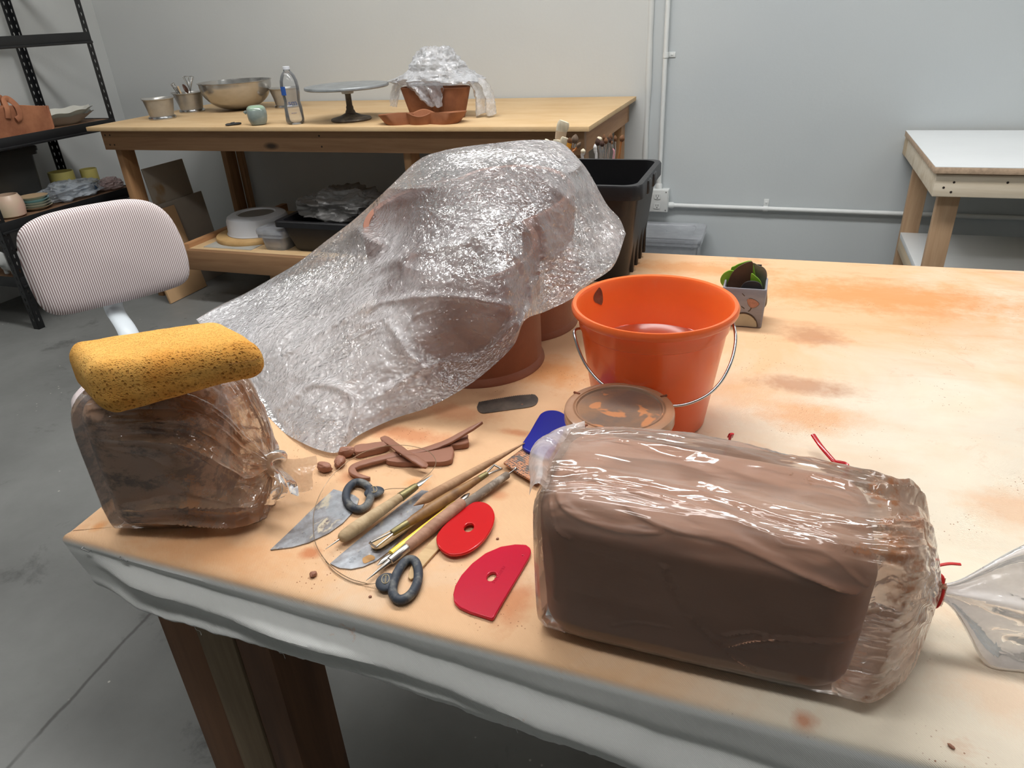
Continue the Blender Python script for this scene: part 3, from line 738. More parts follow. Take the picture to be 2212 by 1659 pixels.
board('grey_board', 'taller grey-brown board leaning behind the lower grey board', 2.995 + .07, 3.37, -3.175, -3.245, .695, .012, MT['card2'])

# ================================================================ black shelving on the left wall
MT['blacksteel'] = simple('black_painted_steel', (24, 25, 27), .42, var=.2, vscale=12)
MT['shelfboard'] = simple('particle_board', (128, 98, 74), .8, var=.2, vscale=40, c2=(112, 84, 62))
SX0, SX1, SY0, SY1 = -4.08, -3.55, 2.40, 3.262
t = thing('shelving_unit', 'black steel shelving unit with slotted posts on the left wall', 'shelf', ((SX0 + SX1) / 2, (SY0 + SY1) / 2, 0))
def slot(y, z, w=.004, h=.011):
    return [(y + w * math.cos(a) * (1.0 if math.sin(a) > 0 else .6), z + h * math.sin(a)) for a in np.linspace(0, 2 * math.pi, 8, endpoint=False)]
def post(x, y, sx, sy, name='post'):
    """L-angle post: leg along x and leg along y, with rows of tear-drop slots cut through"""
    zs = np.arange(.05, 1.82, .038)
    W = .036
    loops = [[(0, 0), (W, 0), (W, 1.85), (0, 1.85)]] + [slot(W * .5, z, .0052) for z in zs]
    o1 = curve_shape(name, loops, .0022, MT['blacksteel'], None, mat4=Matrix(((0, 0, 1, x), (sy, 0, 0, y), (0, 1, 0, 0), (0, 0, 0, 1))))
    o2 = curve_shape(name, loops, .0022, MT['blacksteel'], None, mat4=Matrix(((sx, 0, 0, x), (0, 0, 1, y), (0, 1, 0, 0), (0, 0, 0, 1))))
    for q in (o1, o2):
        q.data.transform(Matrix.Translation(-Vector(t.location)))
    bm = bmesh.new(); bm.from_mesh(o1.data); bm.from_mesh(o2.data); bm.to_mesh(o1.data); bm.free()
    bpy.data.objects.remove(o2, do_unlink=True); o1.parent = t
post(SX1, SY1, -1, -1); post(SX1, SY0, -1, 1); post(SX0, SY1, 1, -1); post(SX0, SY0, 1, 1)
SHELF = [.285, .560, .935, 1.372, 1.80]
for z in SHELF:
    for x, s in ((SX1, -1), (SX0, 1)):
        g = G(); g.box((x - .003 * s * 0 - .002, SY0 + .002, z - .055), (x + .002, SY1 - .002, z), .001)
        g.box((min(x, x + s * .022), SY0 + .002, z - .020), (max(x, x + s * .022), SY1 - .002, z - .016))
        g.box((min(x - s * .010, x), SY0 + .002, z - .055), (max(x - s * .010, x), SY1 - .002, z - .043), .002); g.build('beam', MT['blacksteel'], t)
    for y, s in ((SY0, 1), (SY1, -1)):
        G().box((SX0, min(y, y + s * .004), z - .055), (SX1, max(y, y + s * .004), z), .001).build('end_beam', MT['blacksteel'], t)
    if z < 1.3: G().box((SX0 + .004, SY0 + .005, z - .016), (SX1 - .003, SY1 - .005, z - .004), .001).build('shelf_board', MT['shelfboard'], t)
# things on the shelves
MT['terra'] = simple('terracotta', (168, 112, 80), .8, var=.12, vscale=9, bump=.001, c2=(140, 88, 62))
z0 = SHELF[2] - .004
def shelf_pt(x, y, z, X): return PX(x, y, X)
c = np.array([-3.66, 2.73, z0])
t = thing('clay_basket', 'square terracotta basket with strap handles on the middle shelf', 'basket', c)
g = G(); P = []
for s, z, ins in ((.02, 0, 0), (.97, 0, 0), (1.0, .01, 0), (1.02, .125, 0), (.99, .127, .0), (.95, .12, 0), (.92, .01, 0), (.02, .008, 0)):
    hx, hy = .085 * s, .15 * s; q = smooth_closed([(hx, hy * .9), (hx * .93, hy), (-hx * .93, hy), (-hx, hy * .9), (-hx, -hy * .9), (-hx * .93, -hy), (hx * .93, -hy), (hx, -hy * .9)], 64)
    zz = z + (.012 * np.cos(q[:, 1] / .15 * 2.2 + .6) * (z > .1)); P.append(np.stack([q[:, 0] + c[0], q[:, 1] + c[1], zz + c[2]], 1))
g.grid(np.array(P), closed_v=True, flip=True).build('basket_body', MT['terra'], t)
for sx in (1, -1):
    y = c[1] + (-.055 if sx > 0 else .02); x = c[0] + sx * .088
    path = smooth_open([(x + sx * .008, y - .02, c[2] + .085), (x + sx * .012, y - .012, c[2] + .125), (x - sx * .005, y, c[2] + .165), (x - sx * .012, y + .03, c[2] + .165), (x + sx * .008, y + .045, c[2] + .13), (x + sx * .012, y + .04, c[2] + .085), (x + sx * .01, y + .015, c[2] + .072)], 40)
    G().tube(path, .015, 10, flat=.35, up=(1, 0, 0)).build('strap_handle', MT['terra'], t)
MT['glazew'] = simple('white_glaze', (196, 194, 184), .3, var=.06, vscale=10)
def scallop(c, label, s, tilt):
    t = thing('scalloped_dish', label, 'dish', c, 0, 'white scalloped dishes')
    w = lambda th, z: 1 + .06 * np.sin(9 * th) * (z > .03)
    P = []; th = np.linspace(0, 2 * math.pi, 72, endpoint=False)
    for r, z in ((0, 0), (.07, 0), (.10, .016), (.145, .048), (.15, .05), (.143, .047), (.095, .021), (.06, .008), (0, .007)):
        k_ = 1 + .05 * np.sin(9 * th) * (z > .03); r *= 1.2; P.append(np.stack([r * .70 * s * np.cos(th) * k_, r * s * np.sin(th) * k_, z * s + .0035 * np.sin(9 * th + 1) * (z > .03) + tilt * r * s * np.sin(th)], 1))
    G().grid(np.array(P), closed_v=True, flip=True).build('dish_body', MT['glazew'], t, local=True)
scallop((-3.685, 3.045, z0), 'lower white scalloped dish on the middle shelf', 1.0, .03)
scallop((-3.685, 3.05, z0 + .021), 'upper white scalloped dish nested in the lower one', .97, .05)
# second shelf
z1 = SHELF[1] - .004
MT['pink'] = simple('pink_glaze', (214, 178, 160), .3, var=.06, c2=(200, 190, 160), vscale=4)
t = thing('glazed_jar', 'pale pink glazed jar at the near end of the second shelf', 'jar', (-3.63, 2.545, z1))
G().lathe([(0, 0), (.045, 0), (.062, .01), (.068, .05), (.064, .09), (.055, .105), (.052, .112), (.048, .112), (.05, .1), (.058, .06), (.05, .01), (0, .008)], (-3.63, 2.545, z1), 48).build('jar_body', MT['pink'], t)
cols = [('cream', (206, 202, 180)), ('white', (196, 196, 186)), ('sage', (186, 194, 176)), ('pale blue', (150, 196, 206)), ('sand', (206, 178, 142))]
src = None
for i, (nm, cl) in enumerate(cols):
    z = z1 + i * .0125; m = simple('plate_' + nm.replace(' ', '_'), cl, .3, var=.06)
    t = thing('plate', nm + ' glazed plate, ' + ('bottom', 'second from the bottom', 'middle', 'second from the top', 'top')[i] + ' of the plate stack', 'plate', (-3.655, 2.70, z), 0, 'stacked glazed plates')
    G().lathe([(0, 0), (.04, 0), (.05, .004), (.078 - .002 * i, .018), (.08 - .002 * i, .020), (.077 - .002 * i, .020), (.05, .008), (0, .006)], n=40).build('plate_body', m, t, local=True)
MT['bagclear'] = film('bundle_plastic', .5, (206, 214, 222), .15, 24, .004, hz_scale=9)
crumple('plastic_bag', 'clear plastic bag of blue-patterned pieces on the second shelf', 'plastic bag', (-3.665, 2.93, z1 + .045), (.09, .165, .050), MT['bagclear'], 41, amp=.35)
MT['bluepat'] = simple('blue_white_pottery', (178, 186, 192), .35, c2=(70, 96, 128), vscale=14, lo=.5, hi=.56)
for (x, y, r, lab) in ((-3.63, 2.87, .045, 'near'), (-3.69, 2.96, .05, 'middle'), (-3.63, 3.03, .045, 'far')):
    o = G().lathe([(0, 0), (r * .6, 0), (r, .03), (r * .96, .06), (r * .9, .06), (r * .9, .03), (0, .01)], (x, y, z1), 32).build('patterned_bowl', MT['bluepat'], None)
    tag(o, 'blue and white bowl inside the clear bag, the ' + lab + ' one', 'bowl', 'bowls in the clear bag')
MT['yellow'] = simple('yellow_glaze', (206, 194, 116), .35, var=.12)
for (x, y, r, h, lab) in ((-3.80, 3.02, .065, .128, 'larger yellow bowl behind the clear bag on the second shelf'), (-3.74, 3.15, .045, .118, 'smaller yellow cup at the far end of the second shelf')):
    o = G().lathe([(0, 0), (r * .7, 0), (r, h * .35), (r, h), (r * .93, h), (r * .92, h * .4), (0, .012)], (x, y, z1), 36).build('yellow_bowl', MT['yellow'], None); tag(o, lab, 'bowl')
o = crumple('plastic_bag', 'small pinkish plastic packet at the far end of the second shelf', 'plastic bag', (-3.62, 3.16, z1 + .028), (.05, .06, .034), film('pink_plastic', .7, (206, 180, 178), .2, 40, .003), 55)
# card box on the floor level beyond, printed with grey figures
def printed():
    k = N('printed_card'); c = k.mix(k.ramp(k.noise(24, 5, .7), .52, .6), srgb(206, 202, 204), srgb(120, 112, 110)); return k.done(k.pbr(c, .6))
t = thing('card_box', 'white card box with a grey printed picture below the second shelf', 'box', (-3.65, 3.10, SHELF[0]))
G().box((-3.78, 2.99, SHELF[0] - .004), (-3.56, 3.235, SHELF[0] + .20), .003).build('box_body', printed(), t)
G().box((-3.785, 2.985, SHELF[0] + .165), (-3.555, 3.24, SHELF[0] + .206), .003).build('box_lid', simple('white_card', (206, 204, 206), .6), t)
# animal figurine on the bottom shelf
MT['bisque'] = simple('white_bisque', (176, 178, 176), .5, var=.08, vscale=12)
z2 = SHELF[0] - .004
c = np.array([-3.63, 2.415 + .07, z2])
t = thing('animal_figurine', 'white ceramic animal figurine on the bottom shelf', 'figurine', c)
def skin(name, joints, edges, m, parent, lvl=2):
    me = bpy.data.meshes.new(name); me.from_pydata([tuple(q[:3]) for q in joints], edges, []); o = bpy.data.objects.new(name, me); COL.objects.link(o)
    md = o.modifiers.new('skin', 'SKIN')
    for v, q in zip(me.skin_vertices[0].data, joints): v.radius = (q[3], q[3])
    me.skin_vertices[0].data[0].use_root = True
    s = o.modifiers.new('sub', 'SUBSURF'); s.levels = lvl; s.render_levels = lvl
    me.materials.append(m); o.parent = parent; md.use_smooth_shade = True
    return o
J = [(0, .0, .07, .04), (0, .055, .075, .042), (0, -.05, .07, .034), (0, .095, .10, .036), (0, .125, .092, .022),
     (.026, .06, .035, .014), (.026, .062, .008, .013), (-.026, .06, .035, .014), (-.026, .062, .008, .013), (.026, -.05, .035, .015), (.026, -.052, .008, .013), (-.026, -.05, .035, .015), (-.026, -.052, .008, .013),
     (.022, .092, .135, .008), (-.022, .092, .135, .008)]
E_ = [(0, 1), (0, 2), (1, 3), (3, 4), (1, 5), (5, 6), (1, 7), (7, 8), (2, 9), (9, 10), (2, 11), (11, 12), (3, 13), (3, 14)]
J = [(x, -y, z, r) for x, y, z, r in J]
skin('figurine_body', J, E_, MT['bisque'], t)
G().tube([(0.0, -.148, .088), (0, -.156, .087)], [.009, .007], 10).build('snout_tip', simple('orange_glaze', (190, 120, 60), .4), t, local=True)
# dark totes standing on the shelves, mostly out of frame
MT['greytote'] = simple('smoky_tote', (62, 62, 60), .35, var=.1)
tub('storage_tote', 'smoky grey tote with a dark lid on the middle shelf behind the clay basket', 'storage tote', (-3.918, 2.62, SHELF[2] - .004), .28, .40, .31, MT['greytote'], .93, lid=True, lid_m=MT['blackplastic'])
tub('storage_tote', 'smoky grey tote at the back of the second shelf behind the plates', 'storage tote', (-3.90, 2.66, SHELF[1] - .004), .28, .44, .28, MT['greytote'], .93, lid=True)

# ================================================================ striped chair
ctr = PY(222, 556, 1.27); 
def chair():
    hd = math.radians(-28)                       # heading of the padded face (towards the table)
    t = thing('task_chair', 'white task chair with a fine brown striped backrest beside the canvas table', 'chair', (-1.19, .985, 0))
    nrm = np.array([CO[0] - ctr[0], CO[1] - ctr[1], 0]); nrm /= np.linalg.norm(nrm)
    a = math.radians(14); nrm = np.array([nrm[0] * math.cos(a) - nrm[1] * math.sin(a), nrm[0] * math.sin(a) + nrm[1] * math.cos(a), .12]); nrm /= np.linalg.norm(nrm)
    ex = np.cross([0, 0, 1], nrm); ex /= np.linalg.norm(ex); ey = np.cross(nrm, ex)
    px = [(36, 520), (48, 490), (90, 466), (150, 450), (220, 437), (275, 430), (322, 436), (360, 462), (386, 505), (402, 550), (407, 588), (398, 608), (372, 622), (300, 643), (220, 662), (150, 678), (112, 678), (86, 660), (62, 615), (45, 570)]
    out = []
    for x, y in px:
        d = _ray(x, y); p = CO + d * (((ctr - CO) @ nrm) / (d @ nrm)); q = p - ctr; out.append((q @ ex, q @ ey))
    out = smooth_closed(out, 120)
    rows = []; cen = out.mean(0)
    for s, z in ((.0005, -.030), (.5, -.029), (.85, -.026), (.96, -.018), (1.0, -.002), (.995, .010), (.97, .018), (.90, .0245), (.75, .028), (.5, .031), (.0005, .034)):
        q = cen + (out - cen) * s; rows.append(np.concatenate([q, np.full((120, 1), z)], 1))
    k = N('striped_ticking'); s = k.sep(k.co())
    w = k.math('SINE', k.math('MULTIPLY', s[0], 2 * math.pi / .0049))
    col = k.mix(k.ramp(w, -.15, .55), srgb(232, 224, 224), srgb(142, 120, 118))
    MT['stripe'] = k.done(k.pbr(col, .85, 0, k.bump(k.noise(160, 2), .0006, .5), spec=.2))
    g = G().grid(np.array(rows), closed_v=True, flip=False); o = g.build('backrest', MT['stripe'], t, local=True)
    Mx = Matrix.Identity(4)
    for i in range(3): Mx[i][0] = ex[i]; Mx[i][1] = ey[i]; Mx[i][2] = nrm[i]; Mx[i][3] = ctr[i] - t.location[i]
    o.matrix_local = Mx
    MT['chairwhite'] = simple('white_chair_plastic', (206, 214, 220), .4, var=.04)
    # upright: from behind the backrest, curving down to the seat
    b0 = PY(246, 640, ctr[1] - .0) - nrm * .035; b1 = PY(256, 678, ctr[1] - .02) - nrm * .02; b2 = PY(277, 718, ctr[1] - .06); b3 = b2 + np.array([.05, -.04, -.07])
    seat_c = np.array([-1.17, 1.02, .665])
    path = smooth_open([b0 + np.array([-.03, .02, .12]), b0, b1, b2, b3, np.array([-1.34, 1.10, seat_c[2] - .055]), np.array([-1.2, .99, seat_c[2] - .06])], 40)
    G().tube(path, .024, 14, flat=.45, up=nrm).build('back_post', MT['chairwhite'], t)
    rows = []; th = np.linspace(0, 2 * math.pi, 90, endpoint=False)
    rad = 1.0 / (np.abs(np.cos(th)) ** 3.4 + np.abs(np.sin(th)) ** 3.4) ** (1 / 3.4)
    for sc_, z in ((.0005, -.04), (.9, -.038), (.98, -.026), (1.0, -.005), (.98, .012), (.9, .026), (.6, .03), (.0005, .03)):
        rows.append(np.stack([.190 * rad * np.cos(th) * sc_, .185 * rad * np.sin(th) * sc_, np.full(90, z)], 1))
    o = G().grid(np.array(rows), closed_v=True, flip=True).build('seat', MT['stripe'], t, local=True)
    o.location = tuple(seat_c - np.array(t.location)); o.rotation_euler = (0, 0, hd)
    c = seat_c + np.array([.055, .03, 0])
    G().tube([c + [0, 0, -.06], c + [0, 0, -.20], c + [0, 0, -.21], [c[0], c[1], .10]], [.028, .028, .02, .02], 16).build('gas_column', MT['chairwhite'], t)
    for i in range(5):
        a = 2 * math.pi * i / 5 + .75; d = np.array([math.cos(a), math.sin(a), 0]); e = np.array([c[0], c[1], 0])
        lg = G().tube([e + [0, 0, .11], e + d * .09 + [0, 0, .095], e + d * .17 + [0, 0, .07]], [.022, .018, .013], 10).build('base_leg', MT['chairwhite'], t)
        o = G().lathe([(0, -.011), (.026, -.010), (.028, 0), (.026, .010), (0, .011)], (0, 0, 0), 20, M=Matrix.Translation(e + d * .17 + [0, 0, .028]) @ Matrix.Rotation(a, 4, 'Z') @ Matrix.Rotation(math.radians(90), 4, 'X')).build('caster', MT['blackplastic'], t)
        o.parent = lg; o.location = (0, 0, 0)
chair()
# ================================================================ the canvas covered table
TB = np.array([0.24, 1.09, 0.0])
def _st(px, py, rx, ry, c, am):
    p = PZ(px, py, HT) - TB; return (p[0], p[1], rx, ry, c, am)
RU, OR, BR = (182, 106, 64), (206, 142, 88), (150, 92, 60)
STAINS = [_st(672, 1195, .014, .012, RU, .75), _st(215, 1135, .010, .012, OR, .8), _st(757, 1030, .022, .018, RU, .45), _st(885, 938, .085, .022, RU, .6),
          _st(1110, 1300, .022, .045, RU, .6), _st(900, 1045, .02, .015, OR, .6), _st(1075, 1070, .015, .012, RU, .45), _st(1755, 725, .055, .055, BR, .5),
          _st(1735, 832, .085, .035, BR, .55), _st(1180, 800, .10, .06, OR, .8), _st(1735, 1555, .012, .012, RU, .7), _st(2185, 1100, .055, .05, OR, .4),
          _st(2180, 1500, .06, .04, OR, .25), _st(1620, 1000, .06, .05, OR, .6), _st(1900, 640, .30, .10, OR, .8), _st(1500, 580, .25, .05, OR, .65), _st(980, 890, .08, .03, RU, .45),
          _st(1750, 900, .08, .05, OR, .55), _st(2050, 700, .12, .12, OR, .35), _st(450, 1190, .12, .04, OR, .5), _st(1120, 935, .03, .01, RU, .6)]
t_tab = thing('work_table', 'large work table covered in clay-stained canvas in the foreground', 'table', TB)
cNL, cFL, cFm = PZ(129, 1157.6, HT), PZ(905, 533, HT), PZ(1368, 542, HT)
cNR = PZ(2027, 1656, HT); sl = (cNR[1] - cNL[1]) / (cNR[0] - cNL[0]); XR = 1.34
corn = np.array([[cNL[0], cNL[1]], [XR, cNL[1] + sl * (XR - cNL[0])], [XR, 1.765], [cFL[0], cFm[1] - .012]])
def perim(n=260):
    P = []; Nn = []
    for i in range(4):
        a, b = corn[i], corn[(i + 1) % 4]; d = b - a; L = np.linalg.norm(d); nn = np.array([d[1], -d[0]]) / L
        m = max(12, int(n * L / 2.2)); u = np.linspace(0, 1, m, endpoint=False)
        P.append(a + np.outer(u, d)); Nn.append(np.repeat(nn[None], m, 0))
    P = np.vstack(P); Nn = np.vstack(Nn)
    k = np.ones(5) / 5
    def sm(A, w=5):
        q = np.vstack([A[-w:], A, A[:w]]); ker = np.ones(2 * w + 1) / (2 * w + 1)
        return np.stack([np.convolve(q[:, c], ker, 'valid') for c in range(A.shape[1])], 1)
    Ns = sm(Nn, 2); Ns /= np.linalg.norm(Ns, axis=1)[:, None]
    return P, Ns
PP, NN = perim(420)
# hem heights of the near side, read at several places
hem_px = [(140, 1265), (205, 1287), (340, 1331), (574, 1396), (800, 1456), (905, 1492), (1100, 1560), (1290, 1620), (1400, 1659)]
hem = np.array([PY(x, y, cNL[1] - .016)[[0, 2]] for x, y in hem_px])
near = NN[:, 1] < -.75
side_len = .070 + .010 * vnoise(np.stack([PP[:, 0] * 6, PP[:, 1] * 6, PP[:, 0] * 0], 1), 3)
hz = np.where(near, np.interp(PP[:, 0], hem[:, 0], hem[:, 1], right=hem[-1, 1] - .004), HT - side_len)
hz = hz + .0025 * vnoise(np.stack([PP[:, 0] * 40, PP[:, 1] * 40, PP[:, 0] * 0], 1), 4) + .0012 * vnoise(np.stack([PP[:, 0] * 160, PP[:, 1] * 160, PP[:, 0] * 0], 1), 8)
rows = []
cenT = corn.mean(0)
def ring(ins, z):
    q = PP - NN * ins; return np.concatenate([q, np.full((len(PP), 1), z)], 1)
for fct in (.4, .75, .93): q = cenT + (PP - cenT) * fct; rows.append(np.concatenate([q, np.full((len(PP), 1), HT)], 1))
rows += [ring(.014, HT), ring(.009, HT - .0004), ring(.005, HT - .0018), ring(.002, HT - .0045), ring(.0006, HT - .009)]
uu = np.where(near, (PP[:, 0] - cNL[0]) / (XR - cNL[0]), .5)
K = 30
for j in range(1, K + 1):
    w = j / K; z = HT - .009 + (hz - (HT - .009)) * w
    s = w * 1.0
    # swags: cloth pulled in at the staples and bellying out below, the belly sinking to the right
    c1 = .30 + .35 * sstep(.0, .35, uu) + .05 * np.sin(uu * 17); c2 = .82 + .08 * np.sin(uu * 9 + 1)
    belly = sstep(.0, .07, uu) * .0190 * np.exp(-((s - c1) / .13) ** 2) * (.65 + .35 * np.sin(uu * 23 + .8) ** 2) + .008 * np.exp(-((s - c2) / .10) ** 2) - .004 * np.exp(-((s - c1 + .22) / .08) ** 2)
    nz = .0022 * fbm(np.stack([PP[:, 0] * 9, z * 22 + PP[:, 1] * 9, PP[:, 0] * 0 + 2], 1), 3, 11)
    out = .001 + .010 * s + np.where(near, belly, .008 * np.sin(PP[:, 1] * 25) * s) + nz * sstep(0, .2, s)
    wc = np.exp(-(np.hypot(PP[:, 0] - cNL[0], PP[:, 1] - cNL[1]) / .085) ** 2)
    rows.append(np.concatenate([PP + NN * (out * (1 - .8 * wc))[:, None] + np.array([[.036 * s, 0]]) * wc[:, None], z[:, None]], 1))
MT['canvas'] = canvas_mat('stained_canvas', True)
g = G().grid(np.array(rows), closed_v=True, flip=False); g.f.append(tuple(range(len(PP))))
g.build('canvas_cover', MT['canvas'], t_tab)
ins = .012; ctr_ = corn.mean(0); cc = corn + (ctr_ - corn) / np.linalg.norm(ctr_ - corn, axis=1)[:, None] * ins * 1.4
MT['legwood'] = wood('old_post_wood', (120, 84, 58), (66, 44, 32), 2, 14, .7, True, (60, 56, 54))
MT['legwood2'] = wood('old_post_wood_pale', (134, 116, 90), (92, 74, 54), 2, 18, .7, False)
G().prism(cc, .03, ((0, 0, HT - .0325), (1, 0, 0), (0, 1, 0), (0, 0, 1))).build('tabletop_board', MT['ply'], t_tab, smooth=False)
a, b = PY(337.6, 1329, .485)[0], PY(576.8, 1394, .485)[0]
w3 = (b - a)
lg = G()
for q, (f0, f1, dy) in enumerate(((0, .36, 0), (.36, .66, -.002), (.66, 1.0, .001))):
    lg.box((a + w3 * f0, .485 + dy, 0), (a + w3 * f1, .575, HT - .033), .003)
l1 = G().box((a, .485, 0), (a + w3 * .36, .575, HT - .033), .003).build('leg', MT['legwood'], t_tab)
o = G().box((a + w3 * .362, .483, 0), (a + w3 * .70, .573, HT - .033), .003).build('brace_plank', MT['legwood2'], t_tab); o['label'] = 'paler middle plank of the built-up leg'
o = G().box((a + w3 * .702, .486, 0), (b, .576, HT - .033), .003).build('brace_plank', MT['legwood'], t_tab)
for (x, y) in ((1.20, .50), (1.20, 1.62), (-.70, 1.62)): G().box((x, y, 0), (x + .09, y + .09, HT - .033), .003).build('leg', MT['legwood'], t_tab)
G().box((a, .49 + .1, HT - .12), (1.28, .53 + .1, HT - .033), .002).build('apron', MT['legwood'], t_tab)
for x, y in ((184, 1189), (266, 1209), (900, 1384)):
    p = PY(x, y, cNL[1] - .0035); d = np.array([.0058, 0, -.0012])
    q = [p - d + [0, .006, 0], p - d, p + d, p + d + [0, .006, 0]]
    G().tube(q, .0009, 8).build('staple', MT['steel'], t_tab)
# frayed threads at the hem
for (x, y) in ((905, 1492), (600, 1402), (1100, 1560), (820, 1462), (420, 1352), (1350, 1640)):
    p = PY(x, y, cNL[1] - .017); k_ = random.random() * 3
    G().tube(smooth_open([p + [0, 0, .003], p + [.003, -.002, -.003], p + [.007, -.001, -.004 - .001 * k_], p + [.010, -.003, -.009]], 10), .00025, 5).build('thread', MT['canvas'], t_tab)

# ================================================================ clay + film materials
def clay_mat(name, base, dark, smear=None, smear_amt=.5, coat=.25, rough=.5):
    k = N(name); co = k.co()
    c = k.mix(k.ramp(k.noise(6, 5, .6, co), .35, .7), srgb(*base), srgb(*dark))
    if smear:
        sm = k.noise(20, 6, .72, k.co((1, 1, 1.6))); c = k.mix(k.math('MULTIPLY', k.ramp(sm, .60 - .2 * smear_amt, .66 - .16 * smear_amt), .8), c, srgb(*smear))
    nm = k.bump(k.noise(45, 4, .6, k.co((.5, 1, 1.5))), .0012, .6)
    return k.done(k.pbr(c, rough, 0, nm, coat=coat, coat_rough=.25))
MT['clay'] = clay_mat('moist_brown_clay', (174, 130, 106), (158, 116, 94), coat=.3, rough=.45)
MT['claydk'] = clay_mat('dark_brown_clay', (116, 88, 76), (92, 70, 60), (204, 164, 136), .9, coat=.35)
MT['scrap'] = clay_mat('clay_scraps', (152, 104, 82), (132, 88, 68), coat=.1, rough=.6)

def film_attr(name, tint, haze_lo, haze_hi, rough, scale, dist, dirt, dirt_scale, stretch=(1, 1, 1), gloss=1.0, bl=.12, hs=14, tl_amt=.5, cw=(1.0, .55, .26, .11)):
    """film whose mesh carries 'loose' (how far it stands off: milky, crinkled) and 'dirty' (clay smears)"""
    k = N(name); co = k.co(stretch)
    at = k.n('Attribute'); at.attribute_name = 'loose'; lo = at.outputs['Fac']
    at2 = k.n('Attribute'); at2.attribute_name = 'dirty'; di = at2.outputs['Fac']
    h = k.crinkle(scale, co, 1.0, cw)
    h = k.math('MULTIPLY', h, k.math('ADD', bl, k.math('MULTIPLY', lo, 1 - bl)))
    nm = k.bump(h, dist, 1.0)
    tr = k.n('BsdfTransparent'); tr.inputs[0].default_value = (.97, .97, .97, 1)
    df = k.n('BsdfDiffuse'); tn = k.mix(k.ramp(di, .05, .6), srgb(*tint), srgb(*[int(q * .55 + d_ * .45 + 12) for q, d_ in zip(tint, dirt)]))
    k.set(df.inputs[0], tn); tl = k.n('BsdfTranslucent'); k.set(tl.inputs[0], tn)
    milky = k.mixs(tl_amt, df.outputs[0], tl.outputs[0])
    streak = k.ramp(k.noise(hs, 5, .65, k.co(stretch)), .34, .68, .25, 1.5)
    hz = k.math('ADD', haze_lo, k.math('MULTIPLY', k.math('MULTIPLY', lo, haze_hi), streak))
    lw = k.n('LayerWeight'); lw.inputs[0].default_value = .25
    hz = k.math('MINIMUM', k.math('ADD', hz, k.math('MULTIPLY', k.math('MULTIPLY', lw.outputs['Facing'], lo), .25)), .92)
    base = k.mixs(hz, tr.outputs[0], milky)
    dd = k.n('BsdfDiffuse'); dd.inputs[0].default_value = srgb(*dirt)
    tld = k.n('BsdfTranslucent'); tld.inputs[0].default_value = srgb(*dirt); dm = k.mixs(.35, dd.outputs[0], tld.outputs[0])
    dn = k.math('ADD', k.noise(dirt_scale, 7, .72, k.co((1, 1, 1.0))), k.math('MULTIPLY', k.math('SUBTRACT', di, .5), .34))
    base = k.mixs(k.math('MULTIPLY', k.ramp(dn, .56, .66, 0, .9), k.ramp(di, .02, .2)), base, dm)
    gl = k.n('BsdfGlossy'); gl.inputs['Roughness'].default_value = rough; k.set(gl.inputs['Normal'], nm); gl.inputs[0].default_value = (1, 1, 1, 1)
    fr = k.n('Fresnel'); fr.inputs[0].default_value = 1.5; k.set(fr.inputs['Normal'], nm)
    return k.done(k.mixs(k.math('MINIMUM', k.math('MULTIPLY', fr.outputs[0], gloss), .9), base, gl.outputs[0]))
def attrs(o, **kw):
    for k_, v in kw.items():
        val = np.ascontiguousarray(np.asarray(v, np.float32).ravel())
        a = o.data.attributes.new(k_, 'FLOAT', 'POINT')
        if len(a.data) != len(val): raise RuntimeError('%s %s %d %d' % (o.name, k_, len(a.data), len(val)))
        a.data.foreach_set('value', val)

def seg_d(q, a, b):
    a, b = np.array(a), np.array(b); d = b - a; t = np.clip(((q - a) @ d) / (d @ d), 0, 1); return np.linalg.norm(q - (a + t[:, None] * d), axis=1)
def super_loop(c, e1, e2, a, b, p, n, th):
    cs, sn = np.cos(th), np.sin(th)
    x = np.sign(cs) * np.abs(cs) ** (2 / p) * a; y = np.sign(sn) * np.abs(sn) ** (2 / p) * b
    return np.array(c) + x[:, None] * np.array(e1) + y[:, None] * np.array(e2)

# ================================================================ right-hand bag of clay
BX, BY, BL, BW, BH = -.027, .545, .278, .140, .168
t = thing('bag_of_clay', 'large block of brown clay in a clear bag tied with a red twist tie', 'clay bag', (BX, BY, HT))
v, f = roundbox(BL, BW, BH, .034, 110)
q0 = v.copy()
v[:, 2] *= 1 - .05 * (v[:, 0] / (BL / 2)); v[:, 2] += BH / 2 - .004 * (v[:, 0] / BL)
v[:, 2] = np.maximum(v[:, 2], 0.0005)
v[:, 1] *= 1 + .04 * np.cos(v[:, 0] / BL * 3) ; v[:, 0] *= 1 + .035 * sstep(0, BH, v[:, 2])
w3_ = np.stack([v[:, 0] + BX, v[:, 2] + HT], 1)
front = sstep(-.3, -.8, q0[:, 1] / (BW / 2))
P2 = lambda x, y: PY(x, y, BY - BW / 2 - .002)[[0, 2]]
dz = np.zeros(len(v))
def crease(pts, amp, wid):
    global dz
    pp = smooth_open([P2(*p) for p in pts], 14); d = np.min([seg_d(w3_, pp[i], pp[i + 1]) for i in range(13)], 0)
    dz += 1.7 * amp * (np.exp(-(d / wid) ** 2) - .5 * np.exp(-(d / (wid * 2.2)) ** 2))
crease([(1432, 1222), (1470, 1300), (1550, 1390), (1630, 1452)], .0024, .0020)
crease([(1570, 1395), (1640, 1380), (1740, 1385), (1830, 1398), (1885, 1425)], .0030, .0026)
crease([(1565, 1372), (1620, 1365), (1670, 1378)], .0016, .0018); crease([(1590, 1400), (1640, 1398), (1690, 1402)], .0016, .0018)
crease([(1170, 1085), (1230, 1120), (1330, 1150), (1420, 1160)], .0030, .0030); crease([(1190, 1080), (1300, 1100), (1420, 1150), (1560, 1180), (1700, 1230), (1850, 1290)], .0034, .0035)
